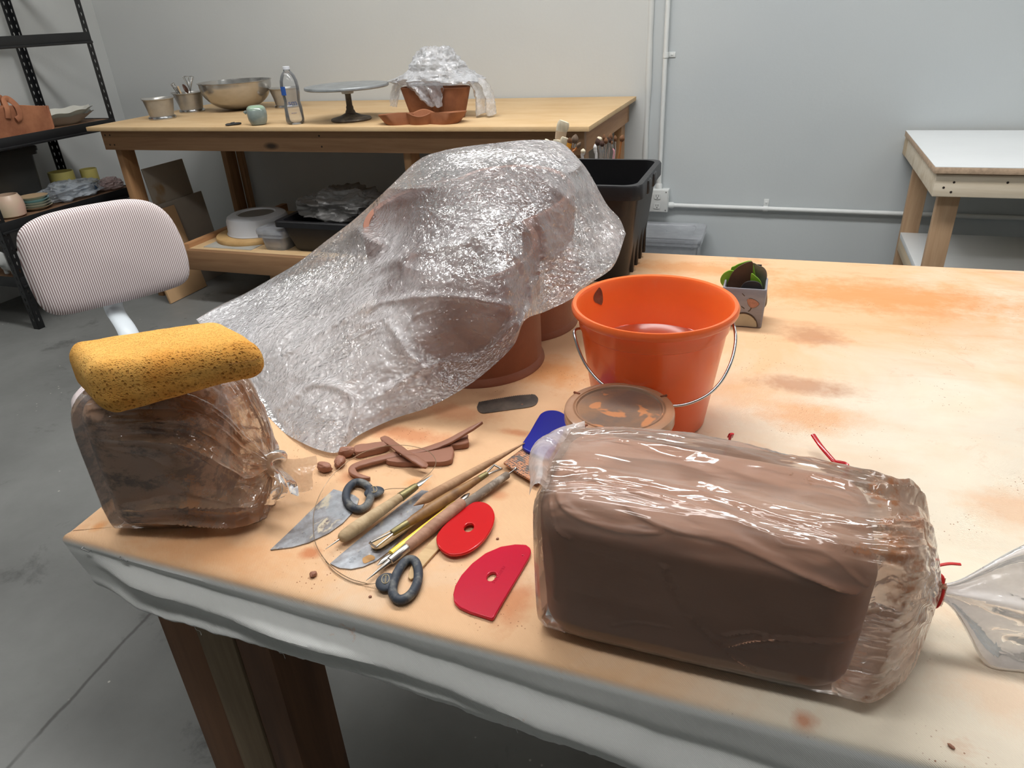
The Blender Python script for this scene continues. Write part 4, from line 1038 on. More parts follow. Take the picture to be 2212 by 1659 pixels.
crease([(1175, 1110), (1200, 1150), (1230, 1165)], .002, .0022); crease([(1150, 1100), (1190, 1200), (1195, 1300)], .0016, .004); crease([(1320, 1352), (1380, 1345), (1450, 1355)], .0009, .0016)
crease([(1690, 1200), (1800, 1225), (1880, 1290)], .002, .0025)
band = .3 * np.exp(-((w3_[:, 1] - P2(1300, 1290)[1] + .02 * (w3_[:, 0] + .02)) / .010) ** 2) * sstep(.04, -.08, w3_[:, 0])
v[:, 1] -= front * (dz + .0025 * band)
v += .0011 * fbm(v * 26, 3, 5)[:, None] * np.sign(q0) * (np.abs(q0) / (np.array([BL, BW, BH]) / 2)) ** 4
link_mesh('clay_block', v, f, MT['clay'], t)
# film
TIE = np.array([.186, .583, .866])
n = 420; th = np.linspace(0, 2 * math.pi, n, endpoint=False)
xs = [(-.1735, .02, .02, 2), (-.1730, .050, .062, 4), (-.1705, .064, .080, 5), (-.163, .0705, .0865, 5.5), (-.12, .0735, .0885, 6), (-.03, .0745, .0880, 6), (.06, .0735, .0860, 6), (.112, .0725, .0845, 5.5), (.128, .0715, .083, 4.6), (.145, .068, .079, 4), (.158, .060, .070, 3.4), (.168, .048, .057, 3), (.176, .031, .037, 2.5), (.181, .018, .021, 2.2), (.1845, .0095, .011, 2), (.1865, .0075, .0085, 2), (.1890, .009, .010, 2)]
xs = np.array(xs); ts = np.linspace(0, len(xs) - 1, 190); XS = np.stack([np.interp(ts, np.arange(len(xs)), xs[:, i]) for i in range(4)], 1)
rows, LO, DI = [], [], []
for x, a_, b_, p_ in XS:
    k = sstep(.12, .186, x); c = np.array([x, BY * (1 - k) + TIE[1] * k, (HT + b_ + .0005) * (1 - k) + TIE[2] * k])
    c[2] = max(c[2], HT + b_ + .0005)
    L = super_loop(c, (0, 1, 0), (0, 0, 1), a_, b_, p_, n, th)
    rel = (L - c) / np.array([1, a_, b_]); top = sstep(.55, .95, rel[:, 2]); rear = sstep(.2, .9, rel[:, 1]); endr = sstep(.10, .128, x); endl = sstep(-.160, -.172, x)
    dirn = np.stack([np.zeros(n), np.cos(th), np.sin(th)], 1)
    yy = rel[:, 1]
    sh = x * .18 + .05 * np.sin(x * 20)                                   # long folds run along the bag and drift to the front
    rid = fbm(np.stack([np.full(n, x * 5.5), (yy + sh * 3) * 3.2, rel[:, 2] * 1.5], 1), 4, 17, True)
    rid2 = fbm(np.stack([np.full(n, x * 22), (yy + sh * 3) * 7, rel[:, 2] * 3], 1), 3, 29, True)
    loose = np.clip(np.maximum(top * (.45 + .55 * sstep(-.25, .55, rid)), np.maximum(endr, .35 * rear)) + .0, 0, 1)
    pl = (.0045 * sstep(.13, .17, x) * (a_ / .07)) * np.sin(th * 19 + 2.5 * vnoise(np.stack([np.cos(th) * 2, np.sin(th) * 2, np.full(n, x * 30)], 1), 2))
    d = top * np.clip(.0075 * np.clip(rid, -.1, 1) + .0012 * rid2, 0, 1) + endr * (.0045 * rid + .0015 * rid2) * min(1, a_ / .05) + pl + .0006
    loose = loose + .9 * top * math.exp(-((x - .065) / .06) ** 2) * np.exp(-((yy + .55) / .4) ** 2)
    L = L + dirn * d[:, None]
    L[:, 2] = np.maximum(L[:, 2], HT + .0004)
    rows.append(L); LO.append(np.clip(loose, 0, 1.9) + 1.1 * endr); DI.append(np.clip(endr * .62 + top * .34 * sstep(-.1, .12, x) + top * .1, 0, .7))
MT['film_r'] = film_attr('clay_bag_film', (234, 220, 206), .015, .27, .10, 18, .0024, (164, 112, 78), 30, (.2, 1, 1), 1.1)
o = G().grid(np.array(rows), closed_v=True, flip=True).build('plastic_bag', MT['film_r'], t); attrs(o, loose=LO, dirty=DI)
MT['film_t'] = film_attr('clay_bag_film_slack', (246, 244, 244), .36, .34, .13, 22, .0022, (164, 112, 78), 30, (.6, 1, 1), .7)
# neck beyond the tie: a flat pleated tail
m = 70; rows, LO, DI = [], [], []
for i, s in enumerate(np.linspace(0, 1, 60)):
    w = .008 + .062 * sstep(0, .55, s) ** .9 * (1 - .12 * s); e1 = np.array([.05 + .25 * s, .42, .78]); e1 /= np.linalg.norm(e1); e2 = np.cross([1, 0, 0], e1); e2 /= np.linalg.norm(e2)
    c = TIE + np.array([.003 + .135 * s, .004 + .02 * s, .0 - .010 * s]); vv = np.linspace(-1, 1, m)
    lay = []
    for sgn in (1, -1):
        x = vv if sgn > 0 else vv[::-1]
        off = sgn * (.004 + .006 * s) * np.sqrt(np.maximum(0, 1 - np.abs(x) ** 3)) + (.012 * s + .001) * np.sin(x * 6.5 + 1 + s * 1.5) + .004 * s * np.sin(x * 15 + 2)
        lay.append(c + (w * x)[:, None] * e1 + off[:, None] * e2 + (.012 * s * np.cos(x * 4 + 1))[:, None] * np.array([1, 0, 0]))
    L = np.vstack(lay); L[:, 2] = np.maximum(L[:, 2], HT + .001 + .0006 * (np.arange(2 * m) % 2)); rows.append(L); LO.append(np.full(2 * m, 1.2 - .35 * s)); DI.append(np.full(2 * m, .04))
o = G().grid(np.array(rows), closed_v=True, flip=True).build('bag_tail', MT['film_t'], t); attrs(o, loose=LO, dirty=DI)
# folded flap at the upper left end
fl = [((1143, 1072), .500), ((1145, 1035), .520), ((1142, 1000), .545), ((1150, 965), .565), ((1172, 945), .585), ((1210, 925), .605), ((1263, 912), .620)]
fr_ = [((1180, 1058), .492), ((1188, 1040), .505), ((1190, 1018), .525), ((1200, 1000), .55), ((1225, 985), .57), ((1250, 972), .59), ((1266, 958), .605)]
A = smooth_open([PY(x, y, Y) for (x, y), Y in fl], 60); B = smooth_open([PY(x, y, Y) for (x, y), Y in fr_], 60)
rows = []
for q in np.linspace(0, 1, 36):
    r = A * (1 - q) + B * q; r = r + np.array([0, -.25, 1]) * (.012 * math.sin(math.pi * q)); rows.append(r)
R = np.array(rows); qq = R.reshape(-1, 3); dd = .0035 * fbm(qq * 55, 4, 61, True); R = (qq + dd[:, None] * np.array([.2, -.5, .8])).reshape(R.shape)
o = G().grid(R).build('folded_flap', MT['film_t'], t); attrs(o, loose=np.full(R.shape[:2], .95), dirty=np.full(R.shape[:2], .15) + .3 * (np.linspace(0, 1, 36)[:, None] > .7))
MT['redtie'] = simple('red_twist_tie', (206, 44, 40), .45, var=.15, vscale=60)
g = G(); g.tube(TIE + np.stack([.0015 * np.sin(np.linspace(0, 4 * math.pi, 60)) , .0105 * np.cos(np.linspace(0, 4 * math.pi, 60)), .0125 * np.sin(np.linspace(0, 4 * math.pi, 60))], 1), .0022, 8, flat=.6)
k0 = TIE + [0, .0, .0125]; pA = PY(2018, 1205, .60); pB = PY(2075, 1219, .60); kn = PY(2013, 1228, .592)
g.tube(smooth_open([TIE + [0, -.003, .010], k0 + [0, .002, .006], kn, (kn + pB) / 2 + [0, 0, .003], pB], 24), .0016, 8, flat=.6)
g.tube(smooth_open([kn + [0, 0, -.004], kn, (kn + pA) / 2, pA], 14), .0015, 8, flat=.6)
g.build('twist_tie', MT['redtie'], t)

# ================================================================ left-hand bag of clay
AX = math.radians(20); e = np.array([math.cos(AX), math.sin(AX), 0]); nb = np.array([-e[1], e[0], 0])
c0 = np.array([-.675, .560, HT]); HH = .184
t = thing('bag_of_clay', 'squat bag of dark clay knotted at the side under the yellow sponge', 'clay bag', c0)
v, f = roundbox(.132, .132, HH, .032, 60)
v += .0015 * fbm(v * 22, 3, 71)[:, None] * np.sign(v)
v[:, 2] += HH / 2; v[:, 2] = np.maximum(v[:, 2], .0006)
link_mesh('clay_block', v[:, :1] * e + v[:, 1:2] * nb + v[:, 2:] * np.array([0, 0, 1]), f, MT['claydk'], t)
KN = np.array([-.553, .594, .870])
kl = (KN - c0) @ e
xs = np.array([(-.0705, .02, .03, 2), (-.0702, .05, .07, 4), (-.069, .062, .086, 5), (-.064, .0675, .0915, 5.5), (-.03, .0690, .0932, 5.5), (.02, .0690, .0932, 5.2), (.050, .0690, .0925, 4.6), (.072, .0685, .0905, 3.8), (.090, .065, .085, 3.2), (.104, .056, .074, 2.7), (.114, .043, .058, 2.4), (.121, .028, .038, 2.1), (kl - .002, .0135, .018, 2), (kl, .0095, .011, 2)])
ts = np.linspace(0, len(xs) - 1, 170); XS = np.stack([np.interp(ts, np.arange(len(xs)), xs[:, i]) for i in range(4)], 1)
n = 400; th = np.linspace(0, 2 * math.pi, n, endpoint=False); rows, LO, DI = [], [], []
for x, a_, b_, p_ in XS:
    k = sstep(.05, kl, x); zc = (HT + b_ + .0006) * (1 - k) + KN[2] * k; yc = ((KN - c0) @ nb) * k
    c = c0 + e * x + nb * yc; c[2] = max(zc, HT + b_ + .0006)
    L = super_loop(c, nb, (0, 0, 1), a_, b_, p_, n, th)
    fan = sstep(-.062, .045, x); cl = np.stack([np.cos(th) * 2.2, np.sin(th) * 2.2, np.full(n, x * 9)], 1)
    wv = vnoise(cl, 3)
    s1 = 1 - np.abs(np.sin(th * 7.5 + 2.2 * wv + x * 8)) ; s2 = 1 - np.abs(np.sin(th * 14 + 3 * wv - x * 14))
    d = fan * min(1, a_ / .03) * (.0135 * s1 ** 2.2 + .0055 * s2 ** 2) + .0008 * (1 + fbm(cl * 3, 3, 9))
    dirn = np.cos(th)[:, None] * nb + np.sin(th)[:, None] * np.array([0, 0, 1.0])
    L = L + dirn * d[:, None]
    L[:, 2] = np.maximum(L[:, 2], HT + .0005)
    rows.append(L); LO.append(np.clip(.14 + .85 * sstep(-.02, .09, x) + .95 * fan * s1 ** 3, 0, 1)); DI.append(np.full(n, min(.72, .16 + .56 * float(sstep(-.05, .06, x)))))
MT['film_l'] = film_attr('dirty_clay_bag_film', (214, 190, 164), .03, .36, .11, 30, .0022, (176, 126, 90), 24, (1, 1, .6), 1.7)
o = G().grid(np.array(rows), closed_v=True, flip=True).build('plastic_bag', MT['film_l'], t); attrs(o, loose=LO, dirty=DI)
# knot and its loose ends
MT['film_k'] = film_attr('knot_film', (220, 196, 168), .3, .5, .16, 34, .0025, (184, 138, 100), 26, (1, 1, 1), 1.0)
g = G(); tt = np.linspace(0, 2 * math.pi, 60)
g.tube(KN + e * .004 + np.stack([.004 * np.sin(2 * tt), .012 * np.cos(tt), .013 * np.sin(tt)], 1), .0065, 10)
o = g.build('knot', MT['film_k'], t); attrs(o, loose=np.full(len(o.data.vertices), .6), dirty=np.full(len(o.data.vertices), .5))
def fan_sheet(pl, pr, seed, amp=.004, n=44, m=50, bulge=.006):
    A, B = smooth_open(pl, n), smooth_open(pr, n); rows = []
    for q in np.linspace(0, 1, m):
        s = np.linspace(0, 1, n)
        rows.append(A * (1 - q) + B * q + np.array([.1, -.5, .6]) * (bulge * s * np.sin(q * 9 + seed))[:, None])
    R = np.array(rows); qq = R.reshape(-1, 3); dd = amp * fbm(qq * 60, 3, seed, True); return (qq + dd[:, None] * np.array([.3, -.6, .6])).reshape(R.shape)
K_ = KN + e * .004
for (l, r, sd) in (([K_ + [0, 0, .01], PY(640, 992, .62), PY(684, 985, .635)], [K_ + [0, 0, -.006], PY(640, 1060, .60), PY(672, 1058, .61)], 3),
                   ([K_ + [0, -.003, .0], PY(592, 1050, .565), PY(572, 1094, .555)], [K_ + [0, 0, -.004], PY(622, 1055, .575), PY(610, 1082, .57)], 7),
                   ([K_ + [0, -.004, .004], PY(612, 1030, .56), PY(628, 1068, .565)], [K_ + [0, 0, 0], PY(640, 1040, .58), PY(650, 1072, .585)], 12)):
    R = fan_sheet(l, r, sd); R[:, :, 2] = np.maximum(R[:, :, 2], HT + .001)
    o = G().grid(R).build('loose_end', MT['film_k'], t); attrs(o, loose=np.full(R.shape[:2], .45), dirty=np.full(R.shape[:2], .3))

# ================================================================ sponge
def sponge_mat():
    k = N('yellow_sponge'); co = k.co()
    c = k.mix(k.ramp(k.noise(9, 4, .6, co), .35, .7), srgb(226, 174, 96), srgb(212, 154, 76))
    side = k.ramp(k.sep(co)[2], .012, .028, 1, 0)
    v = k.voro(420, 'F1', co).outputs['Distance']; v2 = k.voro(190, 'F1', co).outputs['Distance']
    big = k.ramp(v2, .16, .30, 1, 0); sm = k.ramp(v, .2, .45, 1, 0)
    c = k.mix(k.math('MULTIPLY', big, k.math('ADD', .12, k.math('MULTIPLY', side, .45))), c, srgb(160, 92, 30))
    c = k.mix(k.math('MULTIPLY', k.ramp(k.noise(7, 4, .6, co), .56, .72), .5), c, srgb(206, 122, 36))
    h = k.math('SUBTRACT', 0.0, k.math('ADD', k.math('MULTIPLY', sm, .4), k.math('MULTIPLY', big, k.math('ADD', .15, side))))
    nm = k.bump(h, .0022, 1.0)
    return k.done(k.pbr(c, .95, 0, nm, spec=.1, sss=.15))
ZS = 1.056
pBL, pBR, pFR, pFL = (PZ(x, y, ZS) for x, y in ((172, 729), (461, 700), (548, 739), (255, 775)))
ex = (pFR - pFL) + (pBR - pBL); ex[2] = 0; ex /= np.linalg.norm(ex); ey = np.array([-ex[1], ex[0], 0])
sc = (pBL + pBR + pFR + pFL) / 4 - ex * .008; SL, SWd, SH = .184, .138, .056; ed_ = (pBL - pFL) + (pBR - pFR); ed_ /= np.linalg.norm(ed_); SHEAR = (float(ed_ @ ex) * .8, float(ed_ @ ey) * 1.1)
v, f = roundbox(SL, SWd, SH, .023, 70)
v[:, 2] -= .006 * (np.abs(v[:, 0]) / (SL / 2)) ** 3 * 0; v[:, 1] *= 1 - .10 * (np.abs(v[:, 0]) / (SL / 2)) ** 3
v[:, 2] += .010 * np.sin(v[:, 0] / SL * 3.1 + .6) * (v[:, 2] < 0)
v += .0016 * fbm(v * 24, 4, 81)[:, None] * np.sign(v)
MT['sponge'] = sponge_mat()
o = link_mesh('sponge', np.stack([v[:, 0] + v[:, 1] * SHEAR[0], v[:, 1] * SHEAR[1], v[:, 2]], 1), f, MT['sponge'], None)
tilt = math.atan2(-.012, .26)
o.rotation_euler = (math.radians(-3), tilt, math.atan2(ex[1], ex[0])); o.location = tuple(sc - np.array([0, 0, SH / 2]))
tag(o, 'big yellow sponge lying on top of the knotted clay bag', 'sponge')
SPONGE = o

# ================================================================ clay vessel and the big plastic bag over it
MT['wetclay'] = clay_mat('leather_hard_clay', (138, 84, 58), (122, 74, 52), coat=.05, rough=.6)
c = np.array([-.485, 1.125, HT])
row = lobed([(.035, .115, .112), (.022, -.062, .112), (-.115, .035, .105)], None, c, n=180)
t = thing('clay_vessel', 'tall brown clay vessel of joined cylinders under the big clear plastic bag', 'vessel', c)
zf = lambda th: .052 * np.sin(th + .05)
rows = [row(.02, 0, 0), row(1.015, 0, 0), row(1.02, .006, 0), row(1.0, .010, 0), row(1.0, .10, 0), row(1.01, .17, 0, lambda th: .6 * zf(th)), row(1.02, .225, 0, zf), row(1.02, .231, .003, zf), row(1.0, .229, .009, zf), row(1.0, .12, .010), row(1.0, .012, .010), row(.02, .010, .01)]
G().grid(np.array(rows), closed_v=True, flip=True).build('vessel_body', MT['wetclay'], t)
G().grid(np.array([row(1.0, .012, -.0), row(1.035, .004, -.0), row(1.04, .0005, 0), row(.95, .0003, 0)]), closed_v=True, flip=False).build('foot_seam', MT['wetclay'], t)

up = [(424, 690), (470, 664), (520, 640), (580, 606), (640, 570), (705, 520), (770, 470), (840, 405), (905, 345), (960, 325), (1010, 316), (1070, 309), (1130, 303), (1185, 303), (1218, 312), (1245, 338), (1272, 372), (1310, 440), (1338, 472), (1352, 505)]
lo_ = [(424, 690), (440, 712), (465, 745), (495, 790), (525, 835), (560, 885), (600, 925), (640, 950), (690, 972), (733, 976), (772, 942), (850, 905), (925, 880), (1000, 840), (1060, 795), (1110, 745), (1134, 692), (1180, 672), (1235, 645), (1275, 612), (1325, 575), (1352, 505)]
# places whose depth is known (pixel, distance Y from the viewer's wall-parallel plane)
ctl = [(424, 690, 1.02), (470, 664, 1.06), (520, 640, 1.10), (640, 570, 1.14), (770, 470, 1.20), (905, 345, 1.22), (1010, 316, 1.24), (1130, 303, 1.27), (1218, 312, 1.30), (1272, 372, 1.31), (1310, 440, 1.30), (1352, 505, 1.27),
       (465, 745, .95), (500, 790, .90), (540, 850, .855), (580, 800, .87), (600, 880, .80), (640, 940, .735), (690, 970, .712), (733, 974, .712), (772, 942, .755), (850, 905, .812), (925, 880, .845), (1000, 840, .885), (1060, 795, .90), (1110, 745, .915), (1134, 692, .935), (1180, 672, 1.05), (1235, 645, 1.09), (1275, 612, 1.12), (1325, 575, 1.19),
       (1040, 360, 1.13), (960, 400, 1.07), (1100, 420, 1.07), (1190, 480, 1.09), (1230, 400, 1.17), (1240, 560, 1.11), (1000, 480, 1.00), (1080, 540, .96), (1170, 600, 1.04), (900, 520, 1.0), (980, 600, .93), (1080, 640, .91), (1040, 720, .905), (960, 720, .89), (880, 640, .92), (900, 780, .86), (800, 560, 1.04), (760, 650, .96), (700, 620, 1.04), (640, 680, .98), (560, 680, 1.0), (680, 760, .88), (780, 780, .85), (700, 880, .775), (820, 850, .815)]
ctl = np.array(ctl, float)
def tps_fit(p, y, lam=1e-3):
    n = len(p); r = np.linalg.norm(p[:, None] - p[None], axis=2); K = np.where(r > 0, r ** 2 * np.log(r + 1e-12), 0) + lam * np.eye(n)
    Pm = np.c_[np.ones(n), p]; A = np.block([[K, Pm], [Pm.T, np.zeros((3, 3))]]); return np.linalg.solve(A, np.r_[y, 0, 0, 0])
def tps_eval(w, p, q):
    r = np.linalg.norm(q[:, None] - p[None], axis=2); K = np.where(r > 0, r ** 2 * np.log(r + 1e-12), 0); return K @ w[:-3] + np.c_[np.ones(len(q)), q] @ w[-3:]
cp = ctl[:, :2] / 1000; W = tps_fit(cp, ctl[:, 2])
U, Lw = polyline(up, 330), polyline(lo_, 330)
# corresponding parameters: blend arc length with horizontal position
U, Lw = smooth_open(up, 330), smooth_open(lo_, 330)
Mv = 230; tq = np.linspace(0, 1, Mv)
GP = U[None] * (1 - tq)[:, None, None] + Lw[None] * tq[:, None, None]
jit = np.sin(math.pi * tq)[:, None]
q2 = GP.reshape(-1, 2)
Ydep = np.concatenate([tps_eval(W, cp, ch / 1000) for ch in np.array_split(q2, 40)])
pts = np.array([PY(x, y, Yv) for (x, y), Yv in zip(q2, Ydep)])
def wrinkle(p, seed):
    a = fbm(p * np.array([7, 7, 9]), 3, seed, True) * .008
    b = fbm(p * np.array([24, 24, 28]) + 4 * fbm(p * 6, 2, seed + 5)[:, None], 3, seed + 3, True) * .0040
    c_ = fbm(p * 70 + 3 * fbm(p * 14, 2, seed + 8)[:, None], 2, seed + 7, True) * .0014
    return a + b + c_
edge = np.minimum(tq, 1 - tq)[:, None] * np.ones((1, 330)); edge = sstep(0, .06, edge).ravel()
# the long folds: a few raised lines where the film is gathered
def fold_lines(q):
    out = np.zeros(len(q))
    for pl, wd, am in (([(560, 790), (640, 700), (760, 610), (900, 545), (1010, 520), (1100, 470)], 12, .012), ([(905, 380), (1010, 345), (1120, 400), (1180, 520), (1150, 640)], 10, .010),
                       ([(620, 760), (800, 660), (960, 640), (1100, 660)], 9, .008), ([(840, 840), (930, 790), (1040, 770), (1110, 700)], 9, .009), ([(1040, 520), (1120, 560), (1150, 640), (1120, 720)], 8, .008),
                       ([(620, 620), (760, 560), (880, 420)], 12, .008), ([(1110, 330), (1230, 430), (1300, 520)], 10, .008), ([(600, 880), (680, 830), (760, 860), (740, 960)], 9, .010), ([(980, 840), (890, 770), (840, 700)], 9, .008)):
        pp = smooth_open(pl, 30); d = np.min([seg_d(q, pp[i], pp[i + 1]) for i in range(29)], 0); out += am * np.exp(-(d / wd) ** 2)
    return out
vdir_ = pts - CO; vdir_ /= np.linalg.norm(vdir_, axis=1)[:, None]
dsp = (wrinkle(pts, 101) * (.35 + .65 * edge) + fold_lines(q2) * edge)
# the film cannot pass through the vessel: where it would, it lies on the clay
LOB = [(c[0] + x, c[1] + y, r + .012) for x, y, r in ((.035, .115, .114), (.022, -.062, .114), (-.115, .035, .107))]
Dn = np.linalg.norm(pts - CO, axis=1); cc0 = np.array([c[0] + (.035 + .022 - .115) / 3, c[1] + (.115 - .062 + .035) / 3])
def ztop(p): return HT + .243 + .052 * np.sin(np.arctan2(p[:, 1] - cc0[1], p[:, 0] - cc0[0]) + .05)
for x, y, r in LOB:
    o2 = CO[:2] - [x, y]; a_ = (vdir_[:, :2] ** 2).sum(1); b_ = (vdir_[:, :2] * o2).sum(1); di_ = b_ ** 2 - a_ * (o2 @ o2 - r * r)
    t1 = (-b_ - np.sqrt(np.maximum(di_, 0))) / a_; p1 = CO + vdir_ * t1[:, None]
    hit = (di_ > 0) & (p1[:, 2] < ztop(p1)) & (p1[:, 2] > HT)
    Dn = np.where(hit, np.minimum(Dn, t1), Dn)
    tt_ = (HT + .25 + .05 * np.sign(y - cc0[1]) - CAM_H) / vdir_[:, 2]; p2 = CO + vdir_ * tt_[:, None]
    hit = (di_ > 0) & (np.hypot(p2[:, 0] - x, p2[:, 1] - y) < r)
    Dn = np.where(hit, np.minimum(Dn, tt_), Dn)
D2 = Dn.reshape(Mv, 330); base_ = np.linalg.norm(pts - CO, axis=1).reshape(Mv, 330); push = np.maximum(base_ - D2, 0)
raw = push.copy()
for _ in range(40):
    q_ = np.pad(push, 1, mode='edge'); push = np.maximum(raw, .25 * (q_[:-2, 1:-1] + q_[2:, 1:-1] + q_[1:-1, :-2] + q_[1:-1, 2:]))
pts_f = pts - vdir_ * push.reshape(-1)[:, None]
front_pts = pts_f - vdir_ * dsp[:, None]
# outline gets its own crinkled rim
front_pts[:, 2] = np.maximum(front_pts[:, 2], HT + .0008)
FP = front_pts.reshape(Mv, 330, 3)
# back half of the bag: falls behind the vessel and down to the table
back = pts.copy(); bd = np.sin(math.pi * np.repeat(tq, 330)) ** .7
sarr = np.tile(np.linspace(0, 1, 330), Mv); thick = .26 * np.sin(math.pi * np.clip(sarr * 1.0, 0, 1)) ** .8
back = back + np.array([-.35, .94, 0]) * (bd * thick)[:, None]
back = back + vdir_ * (wrinkle(back, 202) * edge)[:, None]
back[:, 2] = np.maximum(back[:, 2], HT + .0012)
BP = back.reshape(Mv, 330, 3)[:, ::1]
MT['bigbag'] = film_attr('big_clear_bag', (252, 251, 254), .07, .70, .13, 44, .0062, (190, 130, 80), 30, (1, 1, 1), 1.4, .75, 9, .62, (.35, .60, .42, .10))
hzp = np.array([(430, 690, .6), (500, 700, .9), (640, 800, 1.05), (700, 900, .8), (690, 960, .6), (800, 700, 1), (760, 640, 1), (640, 600, .2), (700, 540, .12), (850, 420, .12), (930, 350, .2), (1000, 330, .4), (950, 450, .14), (1080, 420, .12), (1150, 520, .18), (1250, 450, .6), (1320, 500, .55),
                (1220, 590, .55), (1000, 560, .85), (900, 620, .95), (1000, 650, .24), (1050, 760, .18), (900, 800, .5), (1100, 640, .55), (1200, 340, .6), (880, 520, .7), (780, 560, .7)], float)
Wz = tps_fit(hzp[:, :2] / 1000, hzp[:, 2], 5e-3)
HZ = np.clip(np.concatenate([tps_eval(Wz, hzp[:, :2] / 1000, ch / 1000) for ch in np.array_split(q2, 40)]), .08, 1.1).reshape(Mv, 330)
# fold the two sheets into one bag
ALL = np.concatenate([FP, BP[::-1][1:]], 0)
o = G().grid(ALL, flip=False).build('plastic_bag', MT['bigbag'], None); attrs(o, loose=np.concatenate([HZ, HZ[::-1][1:] * .3], 0), dirty=np.zeros(ALL.shape[:2]))
tag(o, 'big crumpled clear plastic bag draped over the tall clay vessel', 'plastic bag')
# ================================================================ orange bucket
def orange_mat(inner=False):
    k = N('orange_bucket_plastic'); co = k.co()
    c = k.mix(k.ramp(k.noise(6, 3, .5, co), .4, .7), srgb(238, 110, 50), srgb(226, 98, 42))
    st = k.noise(15, 6, .7, k.co((1, 1, .5)))
    c = k.mix(k.ramp(st, .62, .74, 0, .3), c, srgb(226, 132, 92))
    v = k.voro(34, 'F1', co).outputs['Distance']
    c = k.mix(k.math('MULTIPLY', k.ramp(v, .10, .15, 1, 0), k.ramp(k.noise(9, 3, .5, co), .55, .6)), c, srgb(112, 48, 26))
    return k.done(k.pbr(c, .28, 0, k.bump(k.noise(30, 3, .5, co), .0008, .4), coat=.2, sss=.12))
MT['orange'] = orange_mat()
BC = np.array([-.137, .935, HT])
t = thing('bucket', 'orange plastic bucket with a wire handle on the canvas table', 'bucket', BC)
Hb = .182
pr = [(0, .004), (.074, .004), (.078, 0), (.081, .003), (.1005, .140), (.1015, .148), (.1040, .150), (.1065, Hb - .012), (.1110, Hb - .012), (.1145, Hb - .008), (.1150, Hb - .003), (.1125, Hb + .001), (.1080, Hb), (.1055, Hb - .004), (.1035, Hb - .020), (.1010, Hb - .028), (.0990, .140), (.0785, .010), (0, .008)]
G().lathe(pr, BC, 96).build('bucket_body', MT['orange'], t)
k = N('murky_water'); gl_ = k.n('BsdfGlossy'); gl_.inputs['Roughness'].default_value = .02; trn = k.n('BsdfTransparent'); trn.inputs[0].default_value = (.96, .80, .66, 1); frn = k.n('Fresnel'); frn.inputs[0].default_value = 1.33
MT['water'] = k.done(k.mixs(frn.outputs[0], trn.outputs[0], gl_.outputs[0]))
G().lathe([(.0003, .1095), (.04, .1095), (.093, .1095), (.0938, .110)], BC, 64).build('water', MT['water'], t)
hp = [(1262, 709, .905), (1243, 712, .885), (1242, 728, .872), (1254, 765, .860), (1272, 798, .850), (1300, 828, .840), (1340, 852, .833), (1400, 871, .826), (1466, 876, .826), (1520, 858, .836), (1556, 826, .852), (1578, 785, .870), (1588, 745, .890), (1588, 715, .905), (1580, 694, .922), (1566, 697, .93)]
G().tube(smooth_open([PY(*q) for q in hp], 110), .0021, 10).build('wire_handle', MT['steel'], t)
MT['mud'] = simple('dried_clay_smear', (122, 66, 42), .85, var=.3, vscale=80, bump=.001)
def smear_on_rim(ang, z, w, h, name='clay_smear'):
    P = []
    for i, a in enumerate(np.linspace(-1, 1, 14)):
        row_ = []
        for b in np.linspace(-1, 1, 10):
            aa = ang + a * w * math.sqrt(max(.02, 1 - b * b * .8)); zz = z + b * h * (1 - .25 * a)
            r = np.interp(zz, [.14, Hb - .028, Hb - .020, Hb - .004], [.099, .101, .1035, .1055]) - .0006
            row_.append(BC + [r * math.cos(aa), r * math.sin(aa), zz])
        P.append(row_)
    G().grid(np.array(P)).build(name, MT['mud'], t)
smear_on_rim(math.radians(152), Hb - .018, .10, .011)

# ================================================================ clear tub with a clay-smeared lid
def slip_mat(name, lid):
    k = N(name); co = k.co()
    c = k.mix(k.ramp(k.noise(16, 5, .65, co), .38, .62), srgb(108, 94, 84), srgb(136, 106, 82))
    v = k.noise(24, 3, .5, co, .4); c = k.mix(k.ramp(v, .575, .60), c, srgb(178, 122, 84))
    s = k.sep(co); r = k.math('SQRT', k.math('ADD', k.math('MULTIPLY', s[0], s[0]), k.math('MULTIPLY', s[1], s[1])))
    c = k.mix(k.ramp(r, .050, .060), c, srgb(158, 118, 90))
    return k.done(k.pbr(c, .3, 0, k.bump(k.noise(60, 4, .6, co), .0008, .5), coat=.7, coat_rough=.08))
JC = np.array([-.152, .778, HT])
t = thing('lidded_tub', 'round clear plastic tub with a clay-smeared lid in front of the orange bucket', 'tub', JC)
MT['tubwall'] = slip_mat('clay_stained_tub', False); MT['tublid'] = slip_mat('clay_smeared_lid', True)
G().lathe([(0, 0), (.052, 0), (.056, .003), (.063, .082), (.066, .084), (.066, .088), (0, .088)], JC, 64).build('tub_body', MT['tubwall'], t)
lid = G().lathe([(.0655, .080), (.0690, .080), (.0700, .083), (.0688, .087), (.0700, .091), (.0690, .0965), (.0655, .0985), (.0585, .0985), (.0570, .0970), (.0560, .0985), (.0545, .0985), (.0530, .0962), (0, .0962)], JC, 80).build('lid', MT['tublid'], t)
MT['clearrim'] = film('clear_lid_rim', .3, (214, 180, 150), .12, 20, .0005)
for a in (math.radians(-118), math.radians(-52), math.radians(40), math.radians(160)):
    p = JC + [.0665 * math.cos(a), .0665 * math.sin(a), .0985]
    o = G().tube([p - np.array([math.cos(a), math.sin(a), 0]) * .006, p + np.array([math.cos(a), math.sin(a), 0]) * .003], .0016, 8).build('lid_notch', MT['mud'], None); o.parent = lid; 
    o.data.transform(Matrix.Translation(-Vector(JC)))

